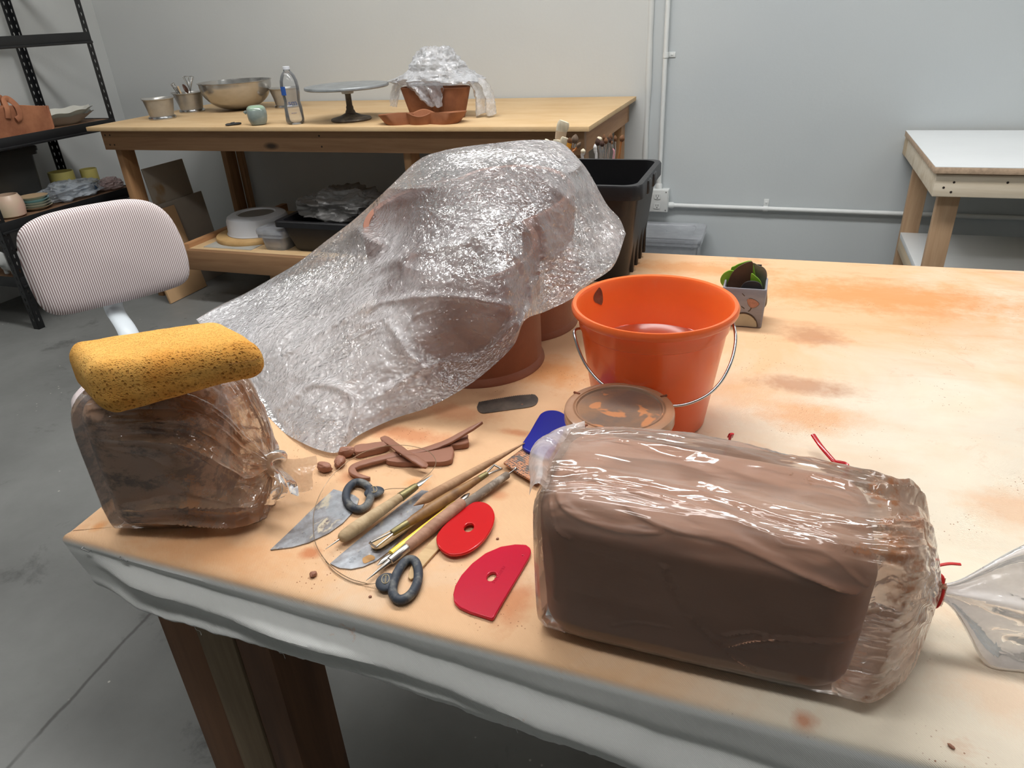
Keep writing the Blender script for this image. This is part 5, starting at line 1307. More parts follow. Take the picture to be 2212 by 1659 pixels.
# ================================================================ square ceramic pot of ribs
def pot_mat():
    k = N('painted_ceramic'); co = k.co()
    c = k.mix(k.ramp(k.noise(30, 4, .6, k.co((.3, 1, 1))), .35, .7), srgb(146, 144, 150), srgb(120, 120, 130))
    return k.done(k.pbr(c, .35, 0, coat=.3))
MT['pot'] = pot_mat(); MT['potlo'] = simple('pot_cream_band', (176, 164, 138), .4, var=.1, vscale=40); MT['potln'] = simple('pot_brown_line', (70, 50, 34), .5); MT['potfl'] = simple('pot_flower', (170, 120, 100), .5, var=.2, vscale=200)
px0, px1, py0, py1, ph = -.066, .0125, 1.300, 1.372, .077
t = thing('square_pot', 'small square grey painted ceramic pot behind the orange bucket', 'pot', ((px0 + px1) / 2, (py0 + py1) / 2, HT))
def sq(ins, z, r=.004, n=5, top=0):
    P = []; cx, cy = (px0 + px1) / 2, (py0 + py1) / 2; hx, hy = (px1 - px0) / 2 - ins, (py1 - py0) / 2 - ins
    for q, (ax, ay) in enumerate(((1, 1), (-1, 1), (-1, -1), (1, -1))):
        for a in np.linspace(0, math.pi / 2, n): a += q * math.pi / 2; P.append((cx + ax * (hx - r) + r * math.cos(a), cy + ay * (hy - r) + r * math.sin(a), HT + z))
    return np.array(P)
rows = [sq(.03, .002), sq(.004, 0), sq(.0025, .002), sq(0, ph - .002), sq(.001, ph), sq(.0035, ph), sq(.0045, ph - .002), sq(.0065, .008), sq(.03, .007)]
G().grid(np.array(rows), closed_v=True, flip=True).build('pot_body', MT['pot'], t)
FYv = py0 - .0003
def on_face(pts, w, m, name, close=False):
    """thin painted stroke on the front face, given in millimetres from the lower right corner"""
    P = [np.array([px1 - x / 1000, FYv + .002 * (1 - z / 77) , HT + z / 1000]) for x, z in pts]
    return G().tube(smooth_open(P, max(12, 6 * len(P))), w, 6, flat=.35, up=(0, -1, 0)).build(name, m, t)
wheel = [(36 + 25 * math.cos(a), 3 + 26 * math.sin(a)) for a in np.linspace(0, math.pi, 24)]
fill = [(x, max(z, 2)) for x, z in wheel]
G().prism([(px1 - x / 1000, HT + z / 1000) for x, z in fill], .0003, ((0, FYv + .0014, 0), (1, 0, 0), (0, 0, 1), (0, -1, 0))).build('painted_wheel', MT['potlo'], t, smooth=False)
on_face(wheel, .0016, MT['potln'], 'painted_rim')
for a in np.linspace(.15, math.pi - .15, 8): on_face([(36, 3), (36 + 13 * math.cos(a), 3 + 13 * math.sin(a)), (36 + 25 * math.cos(a), 3 + 25 * math.sin(a))], .0006, MT['potln'], 'painted_spoke')
fl2 = [(33, 56), (28, 59), (20, 57), (13, 52), (12, 48), (17, 43), (24, 41), (30, 47)]
G().prism(smooth_closed([(px1 - x / 1000, HT + z / 1000) for x, z in fl2], 30), .0003, ((0, FYv + .0006, 0), (1, 0, 0), (0, 0, 1), (0, -1, 0))).build('painted_flower', MT['potfl'], t, smooth=False)
on_face(fl2 + fl2[:1], .0006, MT['potln'], 'painted_outline'); on_face([(33, 56), (24, 51), (12, 49)], .0005, MT['potln'], 'painted_outline'); on_face([(24, 41), (26, 36), (29, 33)], .0009, MT['potln'], 'painted_stem')
for q in ([(43, 68), (38, 63)], [(42, 42), (36, 38)]): on_face(q, .0007, MT['potln'], 'painted_dash')
MT['ribbrown'] = simple('brown_wooden_rib', (84, 58, 40), .6, var=.3, vscale=30); MT['ribgreen'] = simple('green_rubber_rib', (118, 164, 42), .4, var=.1); MT['ribblack'] = simple('black_rubber_rib', (44, 42, 42), .5, var=.2, vscale=40)
MT['ribsteel'] = simple('worn_steel', (150, 146, 138), .42, .85, c2=(120, 104, 88), vscale=18)
def plate(name, label, cat, pts, Yv, h, m, lean=0.0, group='ribs standing in the square pot'):
    """thin standing plate; outline read at distance Yv, leaning back by lean"""
    P = np.array([PY(x, y, Yv) for x, y in pts]); o2 = [(p[0], p[2]) for p in P]; b = min(q[1] for q in o2)
    lo_x = [q[0] for q in o2]; cx = (min(lo_x) + max(lo_x)) / 2
    oo = smooth_closed(o2, 60) if len(o2) > 5 else np.array(o2)
    g = G().prism(oo, h, ((0, Yv, 0), (1, 0, 0), (0, math.sin(lean), math.cos(lean)) if 0 else (0, 0, 1), (0, 1, 0)), .0003)
    v = np.array(g.v); v[:, 1] += (v[:, 2] - HT - .03) * math.tan(lean); g.v = [tuple(q) for q in v]
    return tag(g.build(name, m, None), label, cat, group)
plate('clay_rib', 'dark brown quarter-round rib standing at the front of the square pot', 'rib', [(1570, 640), (1569, 625), (1573, 608), (1582, 590), (1598, 576), (1624, 567), (1626, 590), (1628, 622), (1626, 655), (1600, 668), (1575, 664)], 1.335, .003, MT['ribbrown'], .05)
plate('clay_rib', 'light green rib poking out at the left side of the square pot', 'rib', [(1581, 586), (1566, 590), (1557, 600), (1556, 610), (1561, 618), (1572, 625), (1585, 650), (1600, 650), (1602, 600)], 1.343, .004, MT['ribgreen'], .05)
plate('clay_rib', 'tall green rib at the back of the square pot behind the brown rib', 'rib', [(1578, 588), (1588, 576), (1602, 570), (1618, 566), (1625, 570), (1632, 600), (1636, 640), (1610, 655), (1590, 650)], 1.350, .004, MT['ribgreen'], .06)
plate('clay_rib', 'black kidney rib low at the front of the square pot', 'rib', [(1593, 650), (1597, 628), (1608, 612), (1624, 608), (1640, 612), (1647, 625), (1648, 655), (1620, 668)], 1.316, .003, MT['ribblack'], .03)
plate('clay_rib', 'small green rib curving up at the right of the square pot', 'rib', [(1622, 594), (1632, 598), (1642, 608), (1646, 622), (1646, 655), (1630, 655), (1622, 630)], 1.328, .003, MT['ribgreen'], .04)
plate('clay_rib', 'thin steel scraper standing at the back right of the square pot', 'rib', [(1622, 575), (1640, 574), (1652, 580), (1657, 592), (1656, 610), (1655, 660), (1625, 665)], 1.362, .0008, MT['ribsteel'], .0)
plate('clay_rib', 'dark flat tool lying across the top back of the square pot', 'rib', [(1622, 570), (1646, 572), (1645, 576), (1644, 660), (1624, 660)], 1.366, .0015, MT['ribblack'], .0)

# ================================================================ black bin, brush jars on the cart behind it
bin_ = tub('waste_bin', 'black plastic bin standing at the far edge of the canvas table', 'bin', (-.425, 1.61, HT), .325, .275, .22, MT['blacktub'], .87, .011)
for y in (-.07, -.02, .03, .08):
    G().box((.1385, y - .006, .012), (.150, y + .006, .19), .003).build('side_rib', MT['blacktub'], bin_, local=True)
for y in (-.05, .02): G().box((.168, y - .018, .187), (.1765, y + .018, .216), .003).build('rim_notch', MT['blackplastic'], bin_, local=True)
CZ = .80
t = thing('brush_cart', 'small cart behind the black bin that carries the brush jars', 'cart', (-.50, 2.10, 0))
G().box((-.70, 1.97, CZ - .02), (-.43, 2.23, CZ), .004).build('cart_top', MT['ply'], t)
for x in (-.69, -.48):
    for y in (1.98, 2.19): G().box((x, y, 0), (x + .03, y + .03, CZ - .02), .003).build('leg', MT['fir_z'], t)
MT['jarglass'] = MT['clearbox']
JY = 2.06
for X_, lab, r in ((-.610, 'left plastic jar of wide brushes behind the black bin', .062), (-.478, 'right plastic jar of soft brushes behind the black bin', .046)):
    o = G().lathe([(0, 0), (r * .9, 0), (r * .94, .004), (r, .13), (r + .002, .132), (r - .002, .13), (r * .9, .008), (0, .006)], (X_, JY, CZ), 40).build('brush_jar', MT['whiteplast'], None); tag(o, lab, 'jar', 'brush jars on the cart')
MT['brwood'] = simple('pale_brush_wood', (204, 180, 152), .6, var=.1); MT['brtan'] = simple('tan_brush_handle', (176, 116, 68), .5)
MT['hairw'] = simple('cream_bristles', (222, 212, 188), .9, var=.25, vscale=90, stretch=(1, 1, .1)); MT['haird'] = simple('dark_brown_bristles', (74, 50, 40), .85, var=.4, vscale=90, stretch=(1, 1, .1)); MT['hairg'] = simple('grey_brown_bristles', (112, 94, 78), .85, var=.3, vscale=90, stretch=(1, 1, .1))
MT['hairm'] = simple('mid_brown_bristles', (122, 84, 56), .85, var=.3, vscale=90, stretch=(1, 1, .1)); MT['brass'] = simple('yellow_ferrule', (226, 160, 58), .4, .2); MT['whitehandle'] = simple('white_handle', (216, 216, 216), .4)
def brush(label, tip, neck, foot, w, hair, ferr, handle, jarx, flat=False, wn=None, Yo=0.0, shape='round'):
    """tip / neck / foot are places on the visible part; the handle runs on down into the jar"""
    Yv = JY + Yo
    T_, Nk, Ft = PY(*tip, Yv), PY(*neck, Yv), PY(*foot, Yv)
    sc_ = np.linalg.norm(PY(tip[0] + w, tip[1], Yv) - PY(tip[0], tip[1], Yv)) / 2
    wn = sc_ * .55 if wn is None else np.linalg.norm(PY(tip[0] + wn, tip[1], Yv) - PY(tip[0], tip[1], Yv)) / 2
    base = np.array([jarx + np.clip((Ft[0] - jarx) * .4, -.03, .03), Yv, CZ + .02])
    t = thing('paint_brush', label, 'brush', base, 0, 'brushes in the jars behind the black bin')
    fl = .3 if flat else .9
    if shape == 'round': prof = [wn, sc_ * .85, sc_, sc_ * .92, sc_ * .6, sc_ * .12]
    else: prof = [sc_ * .9, sc_ * .95, sc_, sc_ * 1.02, sc_ * .98, sc_ * .8]
    G().tube(polyline([Nk, T_], 6), prof, 14, flat=fl, up=(0, 1, 0)).build('bristles', hair, t)
    F2 = Nk + (Ft - Nk) * (.35 if not flat else .5)
    G().tube([F2, Nk + (T_ - Nk) * .06], [wn * .9 if not flat else sc_ * .9, wn * 1.08 if not flat else sc_ * .95], 14, flat=fl if flat else 1, up=(0, 1, 0)).build('ferrule', ferr, t)
    G().tube(smooth_open([F2, Ft, Ft * .45 + base * .55, base], 16), np.linspace(wn * .85 if not flat else sc_ * .5, .0032, 16), 10).build('handle', handle, t)
A_, B_ = -.610, -.478
brush('wide flat cream hake brush standing tallest in the left jar', (1219, 262), (1212, 285), (1208, 318), 26, MT['hairw'], MT['brwood'], MT['brwood'], A_, True, 18, .02, 'flat')
brush('cream flat brush just in front of the tall hake brush', (1221, 297), (1216, 316), (1212, 332), 18, MT['hairw'], MT['brwood'], MT['brwood'], A_, True, 12, -.02, 'flat')
brush('small white-tipped flat brush at the left of the hake brush', (1203, 302), (1202, 318), (1203, 332), 18, MT['hairw'], MT['brwood'], MT['brwood'], A_, True, 12, -.0, 'flat')
brush('cream round brush at the far left of the brushes', (1178, 300), (1184, 312), (1190, 330), 12, MT['hairw'], MT['brwood'], MT['brwood'], A_, False, 7, .0)
brush('grey-brown fan brush right of the hake brush', (1244, 290), (1240, 310), (1236, 335), 16, MT['hairg'], MT['steel'], MT['brtan'], A_, False, 8, .0)
brush('brown brush with a bright yellow ferrule', (1231, 297), (1230, 310), (1225, 332), 11, MT['hairm'], MT['brass'], MT['brtan'], A_, True, 9, -.03)
brush('small brush with a tan handle leaning right over the bin', (1255, 307), (1246, 319), (1236, 334), 9, MT['hairg'], MT['brtan'], MT['brtan'], A_, False, 5, -.035)
brush('short white rounded brush in the middle behind the bin rim', (1260, 321), (1259, 331), (1258, 340), 11, MT['hairw'], MT['whitehandle'], MT['whitehandle'], B_, False, 8, -.0)
brush('dark mop brush at the left of the right jar', (1290, 298), (1293, 315), (1296, 334), 13, MT['haird'], MT['steel'], MT['steel'], B_, False, 4, .02)
brush('white-haired brush behind the dark mop brushes', (1292, 295), (1296, 306), (1299, 330), 13, MT['hairw'], MT['steel'], MT['steel'], B_, False, 5, .05)
brush('white handled brush standing upside down in the right jar', (1285, 311), (1286, 325), (1288, 338), 8, MT['whitehandle'], MT['whitehandle'], MT['whitehandle'], B_, False, 7, -.02)
brush('dark mop brush second from the left in the right jar', (1300, 303), (1301, 317), (1303, 334), 11, MT['haird'], MT['steel'], MT['steel'], B_, False, 4, -.01)
brush('brown brush rising highest at the left of the right jar', (1305, 289), (1306, 305), (1306, 334), 8, MT['hairm'], MT['steel'], MT['steel'], B_, False, 4, .03)
brush('brown round brush beside the tallest one in the right jar', (1309, 297), (1309, 311), (1307, 334), 9, MT['hairm'], MT['steel'], MT['steel'], B_, False, 4, .0)
brush('tall dark brush at the middle of the right jar', (1320, 287), (1318, 304), (1315, 334), 10, MT['hairm'], MT['steel'], MT['steel'], B_, False, 4, .02)
brush('slim dark brush in front of the middle of the right jar', (1318, 297), (1318, 309), (1312, 334), 7, MT['haird'], MT['steel'], MT['steel'], B_, False, 3, -.02)
brush('small reddish brush right of the middle in the right jar', (1329, 292), (1329, 306), (1328, 334), 8, MT['hairm'], MT['steel'], MT['steel'], B_, False, 4, .03)
brush('thin brush with a pink and black striped handle', (1322, 304), (1322, 312), (1326, 336), 5, MT['hairm'], MT['steel'], simple('pink_handle', (220, 160, 170), .4), B_, False, 4, -.03)
brush('round brown brush standing apart at the right end', (1346, 291), (1342, 306), (1338, 334), 12, MT['hairm'], MT['brtan'], MT['brtan'], B_, False, 5, .0)

# ================================================================ red tie lying behind the big clay bag
P_ = [PY(1577, 944, .70), PY(1574, 956, .695), np.array([-.035, .672, HT + .012]), np.array([0.01, .655, HT + .003]), np.array([.05, .645, HT + .003]), PZ(1826, 1024, HT + .006), PZ(1800, 995, HT + .012), PZ(1775, 966, HT + .018), PZ(1756, 939, HT + .022)]
o = G().tube(smooth_open(P_, 70), .0032, 10, flat=.5).build('plastic_tie', simple('red_plastic', (178, 24, 34), .25, var=.1, coat=.4), None); tag(o, 'red plastic tie sticking up behind the big bag of clay', 'tie')

# ================================================================ tools in the middle of the table
Z5 = lambda x, y, z=HT: PZ(780 + x / 4.365, 960 + y / 4.365, z)        # readings from an enlarged crop
Z4 = lambda x, y, z=HT: PZ(560 + x / 5.53, 1000 + y / 5.53, z)
Z3 = lambda x, y, z=HT: PZ(560 + x / 3.073, 820 + y / 3.073, z)
def sheet(name, label, cat, pts, z, h, m, holes=(), group=None, bev=.0, tag_it=True, tiltfn=None, dense=None):
    O = np.array([p[:2] for p in pts]); loops = [[tuple(q) for q in O]] + [[tuple(q[:2]) for q in hl] for hl in holes]
    cen = O.mean(0); loops = [[(x - cen[0], y - cen[1]) for x, y in lp] for lp in loops]
    o = curve_shape(name, loops, h, m, None, bev)
    if tiltfn is not None:
        for v in o.data.vertices: v.co.z += tiltfn(v.co.x + cen[0], v.co.y + cen[1])
    o.location = (cen[0], cen[1], z + h / 2)
    return tag(o, label, cat, group) if tag_it else o
def blade_mat(name, rusty):
    k = N(name); co = k.co()
    c = k.mix(k.ramp(k.noise(20, 5, .65, co), .38, .6), srgb(166, 170, 176), srgb(120, 116, 116))
    c = k.mix(k.ramp(k.noise(45, 4, .6, k.co((1, .5, 1))), .56, .62, 0, .9), c, srgb(188, 176, 154))
    c = k.mix(k.ramp(k.noise(33, 5, .7, co, .3), .60, .66, 0, .9), c, srgb(92, 80, 84))
    if rusty: c = k.mix(k.math('MULTIPLY', k.ramp(k.sep(co)[0], -.028, -.06), k.ramp(k.noise(30, 4, .6, co), .35, .6)), c, srgb(124, 112, 78))
    return k.done(k.pbr(c, k.ramp(k.noise(28, 4, .6, co), .35, .65, .25, .6), .55, k.bump(k.noise(70, 4, .6, co), .0006, .6)))
kA = [(584.4, 1190), (640, 1137), (690, 1087), (721, 1059), (742.6, 1065), (766, 1072), (776, 1080), (773, 1090), (764, 1107), (741, 1132), (710, 1154), (668.5, 1173.6), (632, 1184)]
sheet('steel_blade', 'grey steel blade with a sharp point lying nearest the knotted clay bag', 'blade', [PZ(x, y, HT) for x, y in kA], HT + .0006, .0012, blade_mat('stained_steel_blade', False))
kB = [(713.7, 1219.7), (735, 1201), (775, 1168), (820, 1131), (870, 1090), (911, 1061), (926, 1063), (926, 1075), (905, 1110), (880, 1150), (845, 1190), (813, 1214), (786, 1226), (759, 1231.5), (733, 1229)]
bl = sheet('steel_blade', 'stained steel blade lying under the wooden tools', 'blade', [PZ(x, y, HT) for x, y in kB], HT + .0006, .0012, blade_mat('rusty_steel_blade', True))
o_ = smooth_closed([np.array(Z4(x, y, HT)[:2]) - np.array(bl.location[:2]) for x, y in ((1235, 1165), (1260, 1140), (1320, 1115), (1375, 1130), (1380, 1165), (1320, 1195), (1270, 1215), (1245, 1205))], 30)
G().prism(o_, .0004, ((0, 0, .0006), (1, 0, 0), (0, 1, 0), (0, 0, 1))).build('clay_spot', simple('ochre_spot', (186, 140, 84), .6), bl, smooth=False, local=True)

def turned(name, label, cat, a, b, segs, group=None, n=18):
    """tool made of coaxial lengths: segs = (part name, material, [(t, radius) ...], flat)"""
    a, b = np.array(a), np.array(b); t = thing(name, label, cat, (a + b) / 2 * [1, 1, 0] + [0, 0, HT], 0, group)
    for nm, m, pr, fl in segs:
        P = np.array([a + (b - a) * q[0] for q in pr]); 
        G().tube(P, [q[1] for q in pr], n, flat=fl).build(nm, m, t)
    return t
MT['wA'] = wood('greyed_wood', (196, 174, 140), (160, 134, 100), 0, 60, .7, False); MT['wB'] = wood('stick_wood', (186, 150, 116), (150, 112, 82), 0, 60, .7, False)
MT['wC'] = simple('mottled_brown_wood', (146, 108, 66), .5, c2=(110, 76, 44), vscale=60, stretch=(1, 1, 1)); MT['wD'] = wood('pinkish_wood', (182, 142, 118), (146, 106, 84), 0, 60, .65, False)
MT['wE'] = wood('bamboo', (206, 176, 132), (178, 146, 104), 0, 60, .6, False); MT['wG'] = simple('clay_caked_stem', (122, 110, 98), .8, c2=(168, 158, 146), vscale=70, lo=.5, hi=.62)
MT['brassold'] = simple('tarnished_brass', (136, 126, 88), .4, .7, var=.3, vscale=60); MT['toolsteel'] = simple('tool_steel', (176, 172, 166), .28, 1.0, var=.15, vscale=80); MT['yellowp'] = simple('yellow_paint', (240, 208, 78), .35, var=.05)
# needle tool with a blunt wooden handle
a, b = Z4(800, 1065, HT + .005), Z5(675, 316, HT + .012)
t = turned('needle_tool', 'wooden needle tool with a thick rounded handle lying across the steel blades', 'clay tool', a, b, [
    ('needle', MT['toolsteel'], [(0, .0003), (.10, .0010), (.16, .0012)], 1), 
    ('handle', MT['wA'], [(.118, .001), (.122, .0042), (.135, .0062), (.16, .0076), (.22, .0083), (.32, .0082), (.45, .0074), (.60, .0062), (.684, .0056)], 1),
    ('ferrule', MT['brassold'], [(.672, .0056), (.676, .0062), (.80, .0050), (.835, .0042), (.838, .002)], 1),
    ('blade', MT['toolsteel'], [(.83, .0030), (.86, .0044), (.92, .0026), (1.0, .0004)], .35)])
for o in t.children: o.location.z += .0045
# long pointed stick
a, b = Z5(498, 596, HT + .011), Z5(1542, 5, HT + .014)
t = turned('pointed_stick', 'long tapering wooden stick with a slanted tip beside the brown ribbon tool', 'clay tool', a, b, [('stick', MT['wB'], [(0, .0006), (.05, .0035), (.10, .0062), (.16, .0068), (.35, .0062), (.6, .0048), (.8, .0030), (1, .0008)], 1)])
for o in t.children: o.location.z += .003
# ribbon tool
a, b = Z5(110, 950, HT + .017), Z5(1290, 212, HT + .020)
t = turned('ribbon_tool', 'brown wooden ribbon tool with wire loops at both ends', 'clay tool', a, b, [
    ('handle', MT['wC'], [(.242, .0040), (.30, .0058), (.45, .0074), (.6, .0070), (.75, .0054), (.832, .0042)], 1),
    ('ferrule', MT['brassold'], [(.135, .0036), (.14, .0042), (.250, .0048)], 1), ('ferrule', MT['brassold'], [(.825, .0044), (.90, .0036), (.903, .002)], 1)])
d = (b - a); dl = d / np.linalg.norm(d); sd = np.cross(dl, [0, 0, 1])
for t0, t1, wd in ((.135, .0, .0062), (.905, 1.0, .0075)):
    p0, p1 = a + d * t0, a + d * t1
    G().tube([p0 + sd * .002, p1 + sd * wd * .9 + (p0 - p1) * .06, p1 + sd * wd, p1 - sd * wd, p1 - sd * wd * .9 + (p0 - p1) * .06, p0 - sd * .002], .0014, 8, flat=1).build('wire_loop', MT['toolsteel'], t)
# flat wooden knife under it
a, b = Z5(104, 975, HT + .006), Z5(800, 520, HT + .008)
turned('wooden_knife', 'flat rounded wooden modelling knife underneath the brown ribbon tool', 'clay tool', a, b, [('blade', MT['wE'], [(0, .002), (.015, .0055), (.05, .0085), (.15, .0090), (.35, .0078), (.6, .0062), (1, .005)], .30)])
# yellow tool
a, b = Z5(150, 1142, HT + .008), Z5(1020, 462, HT + .013)
t = turned('stylus_tool', 'slim yellow handled modelling tool with a steel nib', 'clay tool', a, b, [
    ('nib', MT['toolsteel'], [(0, .0004), (.05, .0034), (.09, .0042), (.13, .0026), (.145, .0022)], .6), ('handle', MT['yellowp'], [(.138, .0022), (.142, .0048), (.5, .0048), (.84, .0044), (.846, .002)], 1),
    ('end_nib', MT['toolsteel'], [(.84, .002), (.90, .0032), (.96, .0036), (1, .0012)], .5)])
# needle tool with the pinkish handle
a, b = Z5(50, 1296, HT + .003), Z5(965, 553, HT + .010)
t = turned('needle_tool', 'pinkish wooden needle tool with a long steel ferrule and cone point', 'clay tool', a, b, [
    ('cone_point', MT['toolsteel'], [(0, .0003), (.10, .0016), (.205, .0032), (.21, .0036), (.222, .0036)], 1), ('ferrule', MT['toolsteel'], [(.218, .0040), (.222, .0052), (.30, .0056), (.385, .0060), (.392, .0056)], 1),
    ('handle', MT['wD'], [(.388, .0058), (.40, .0066), (.65, .0078), (.90, .0078), (.975, .0072), (.995, .0055), (1, .002)], 1)])
for o in t.children: o.location.z += .002
a, b = Z5(880, 640, HT + .007), Z5(1470, 222, HT + .010)
t = turned('ball_stylus', 'grey clay-caked ball stylus beyond the pinkish needle tool', 'clay tool', a, b, [('handle', MT['wG'], [(0, .0045), (.10, .0055), (.5, .0056), (.83, .0050), (.845, .0038), (.846, .001)], 1), ('rod', MT['toolsteel'], [(.83, .0012), (.97, .0012)], 1), ('ball', MT['toolsteel'], [(.95, .0006), (.96, .0022), (.975, .0028), (.99, .0022), (1, .0006)], 1)])
# bamboo knife beneath the red kidney
kn = [(470, 1277), (452, 1262), (462, 1200), (500, 1110), (545, 1050), (640, 950), (740, 850), (880, 700), (990, 575), (1040, 545), (1080, 545), (1090, 560), (1050, 610), (930, 745), (830, 870), (735, 985), (640, 1090), (575, 1165), (520, 1215), (490, 1268)]
o = sheet('bamboo_knife', 'pale bamboo modelling knife tucked under the red kidney rib', 'clay tool', [Z5(x, y, HT + .002) for x, y in kn], HT + .0008, .0032, MT['wE'], bev=.0008)

# red ribs
def red_mat(name, c):
    k = N(name); co = k.co(); p = k.pbr(srgb(*c), .22, 0, k.bump(k.noise(40, 3, .5, co), .0004, .4), coat=.3, sss=.3)
    tl = k.n('BsdfTranslucent'); tl.inputs[0].default_value = srgb(*c); return k.done(k.mixs(.25, p, tl.outputs[0]))
MT['red1'], MT['red2'] = red_mat('red_rubber', (214, 30, 34)), red_mat('crimson_rubber', (206, 24, 58))
kid = [(722, 905), (738, 850), (800, 772), (900, 682), (1010, 592), (1085, 560), (1170, 570), (1228, 618), (1250, 690), (1228, 785), (1165, 890), (1085, 970), (985, 1028), (870, 1046), (795, 1022), (738, 968)]
def ell(cx, cy, rx, ry, rot, z, n=28):
    c_, s_ = math.cos(rot), math.sin(rot); return [Z5(cx + rx * math.cos(a) * c_ - ry * math.sin(a) * s_, cy + rx * math.cos(a) * s_ + ry * math.sin(a) * c_, z) for a in np.linspace(0, 2 * math.pi, n, endpoint=False)]
zk = HT + .006
sheet('kidney_rib', 'red kidney-shaped rubber rib with a finger hole', 'rib', smooth_closed([Z5(x, y, zk) for x, y in kid], 80), HT + .0045, .0042, MT['red1'], [ell(1018, 797, 60, 44, -.45, zk)], bev=.0014)
pol = [(880, 1420), (898, 1345), (955, 1245), (1055, 1135), (1180, 1040), (1320, 980), (1455, 958), (1550, 962), (1590, 992), (1594, 1030), (1575, 1075), (1520, 1170), (1400, 1370), (1300, 1540), (1244, 1640), (1234, 1646), (1160, 1622), (1030, 1582), (930, 1535), (888, 1490)]
rib = sheet('polygon_rib', 'crimson rubber rib with one straight side and two holes nearest the big clay bag', 'rib', [Z5(x, y, HT + .003) for x, y in polyline(pol + pol[:1], 110)[:-1]], HT + .0006, .0045, MT['red2'], [ell(1232, 1257, 60, 44, -.6, HT + .003), ell(1525, 1060, 14, 9, -.4, HT + .003, 14)], bev=.0012)
pc = Z5(1300, 1260, HT); ex_ = Z5(1350, 1190, HT) - Z5(1260, 1325, HT)
M4 = frame4(np.array([pc[0] - rib.location.x, pc[1] - rib.location.y, .0022]), -ex_, np.cross([0, 0, 1], -ex_))
text_mesh('embossed_lettering', 'MUDTOOLS', .0052, .0006, MT['red2'], rib, M4)

# serrated metal scraper
top = [(1034, 868), (1060, 863), (1090, 858), (1120, 853.5), (1148, 851.5)]
bot = [(1156, 853), (1162, 860), (1161, 869), (1154, 876), (1140, 880), (1100, 885.5), (1060, 891), (1042, 892.5), (1033, 888), (1030, 880)]
tp_ = smooth_open(top, 60); out = []
for i, p in enumerate(tp_): out.append((p[0], p[1] + (.0 if i % 2 else 1.6)))
sheet('serrated_scraper', 'dark oval steel scraper with a toothed edge lying by the clay vessel', 'scraper', [PZ(x, y, HT + .001) for x, y in out + [tuple(q) for q in smooth_open(bot, 40)]], HT + .0005, .0009, simple('dark_worn_steel', (92, 88, 84), .4, .6, c2=(130, 122, 112), vscale=20, bump=.0004))

# clay shredder: blue handle, rasp blade
t = thing('shredder_scraper', 'blue handled rasp scraper half under the flap of the big clay bag', 'scraper', PZ(1165, 965, HT))
zs_ = HT + .012
hd_ = [(1131, 967), (1148, 935), (1165, 905), (1172, 896), (1184, 891), (1200, 891), (1214, 896), (1224, 905), (1226, 914), (1214, 938), (1190, 985), (1182, 992), (1160, 984)]
o = sheet('handle', '', '', smooth_closed([PZ(x, y, zs_) for x, y in hd_], 70), zs_ - .003, .006, simple('blue_plastic', (22, 32, 138), .3, var=.05, coat=.2), bev=.002, tag_it=False)
for k_ in ('label', 'category'):
    if k_ in o: del o[k_]
o.parent = t; o.location = tuple(np.array(o.location) - np.array(t.location))
k = N('rasp_steel'); co = k.co((1, 1, 1), rot=(0, 0, .6)); br_ = k.voro(260, 'F1', co, .35).outputs['Distance']
c_ = k.mix(k.ramp(br_, .25, .5), srgb(76, 76, 80), srgb(186, 132, 98)); c_ = k.mix(k.ramp(k.noise(60, 3), .5, .6), c_, srgb(104, 96, 92))
MT['rasp'] = k.done(k.pbr(c_, .55, .3, k.bump(br_, .0014, 1.0)))
rs = [(1088, 999), (1112, 981), (1134, 964), (1160, 978), (1186, 990), (1180, 1020), (1160, 1043), (1146, 1036), (1118, 1020)]
o = sheet('rasp_blade', '', '', [PZ(x, y, zs_ - .002) for x, y in rs], zs_ - .005, .003, MT['rasp'], tag_it=False, tiltfn=lambda x, y: 0)
o.parent = t; o.location = tuple(np.array(o.location) - np.array(t.location))
g = G()
for f_ in np.linspace(.05, .95, 9):
    p = PZ(1092 + f_ * 56, 1002 + f_ * 34, zs_ - .005); q = p + np.array([0.004, .004, -.009]); g.tube([p, q], .0011, 6)
g.build('blade_teeth', MT['toolsteel'], t)

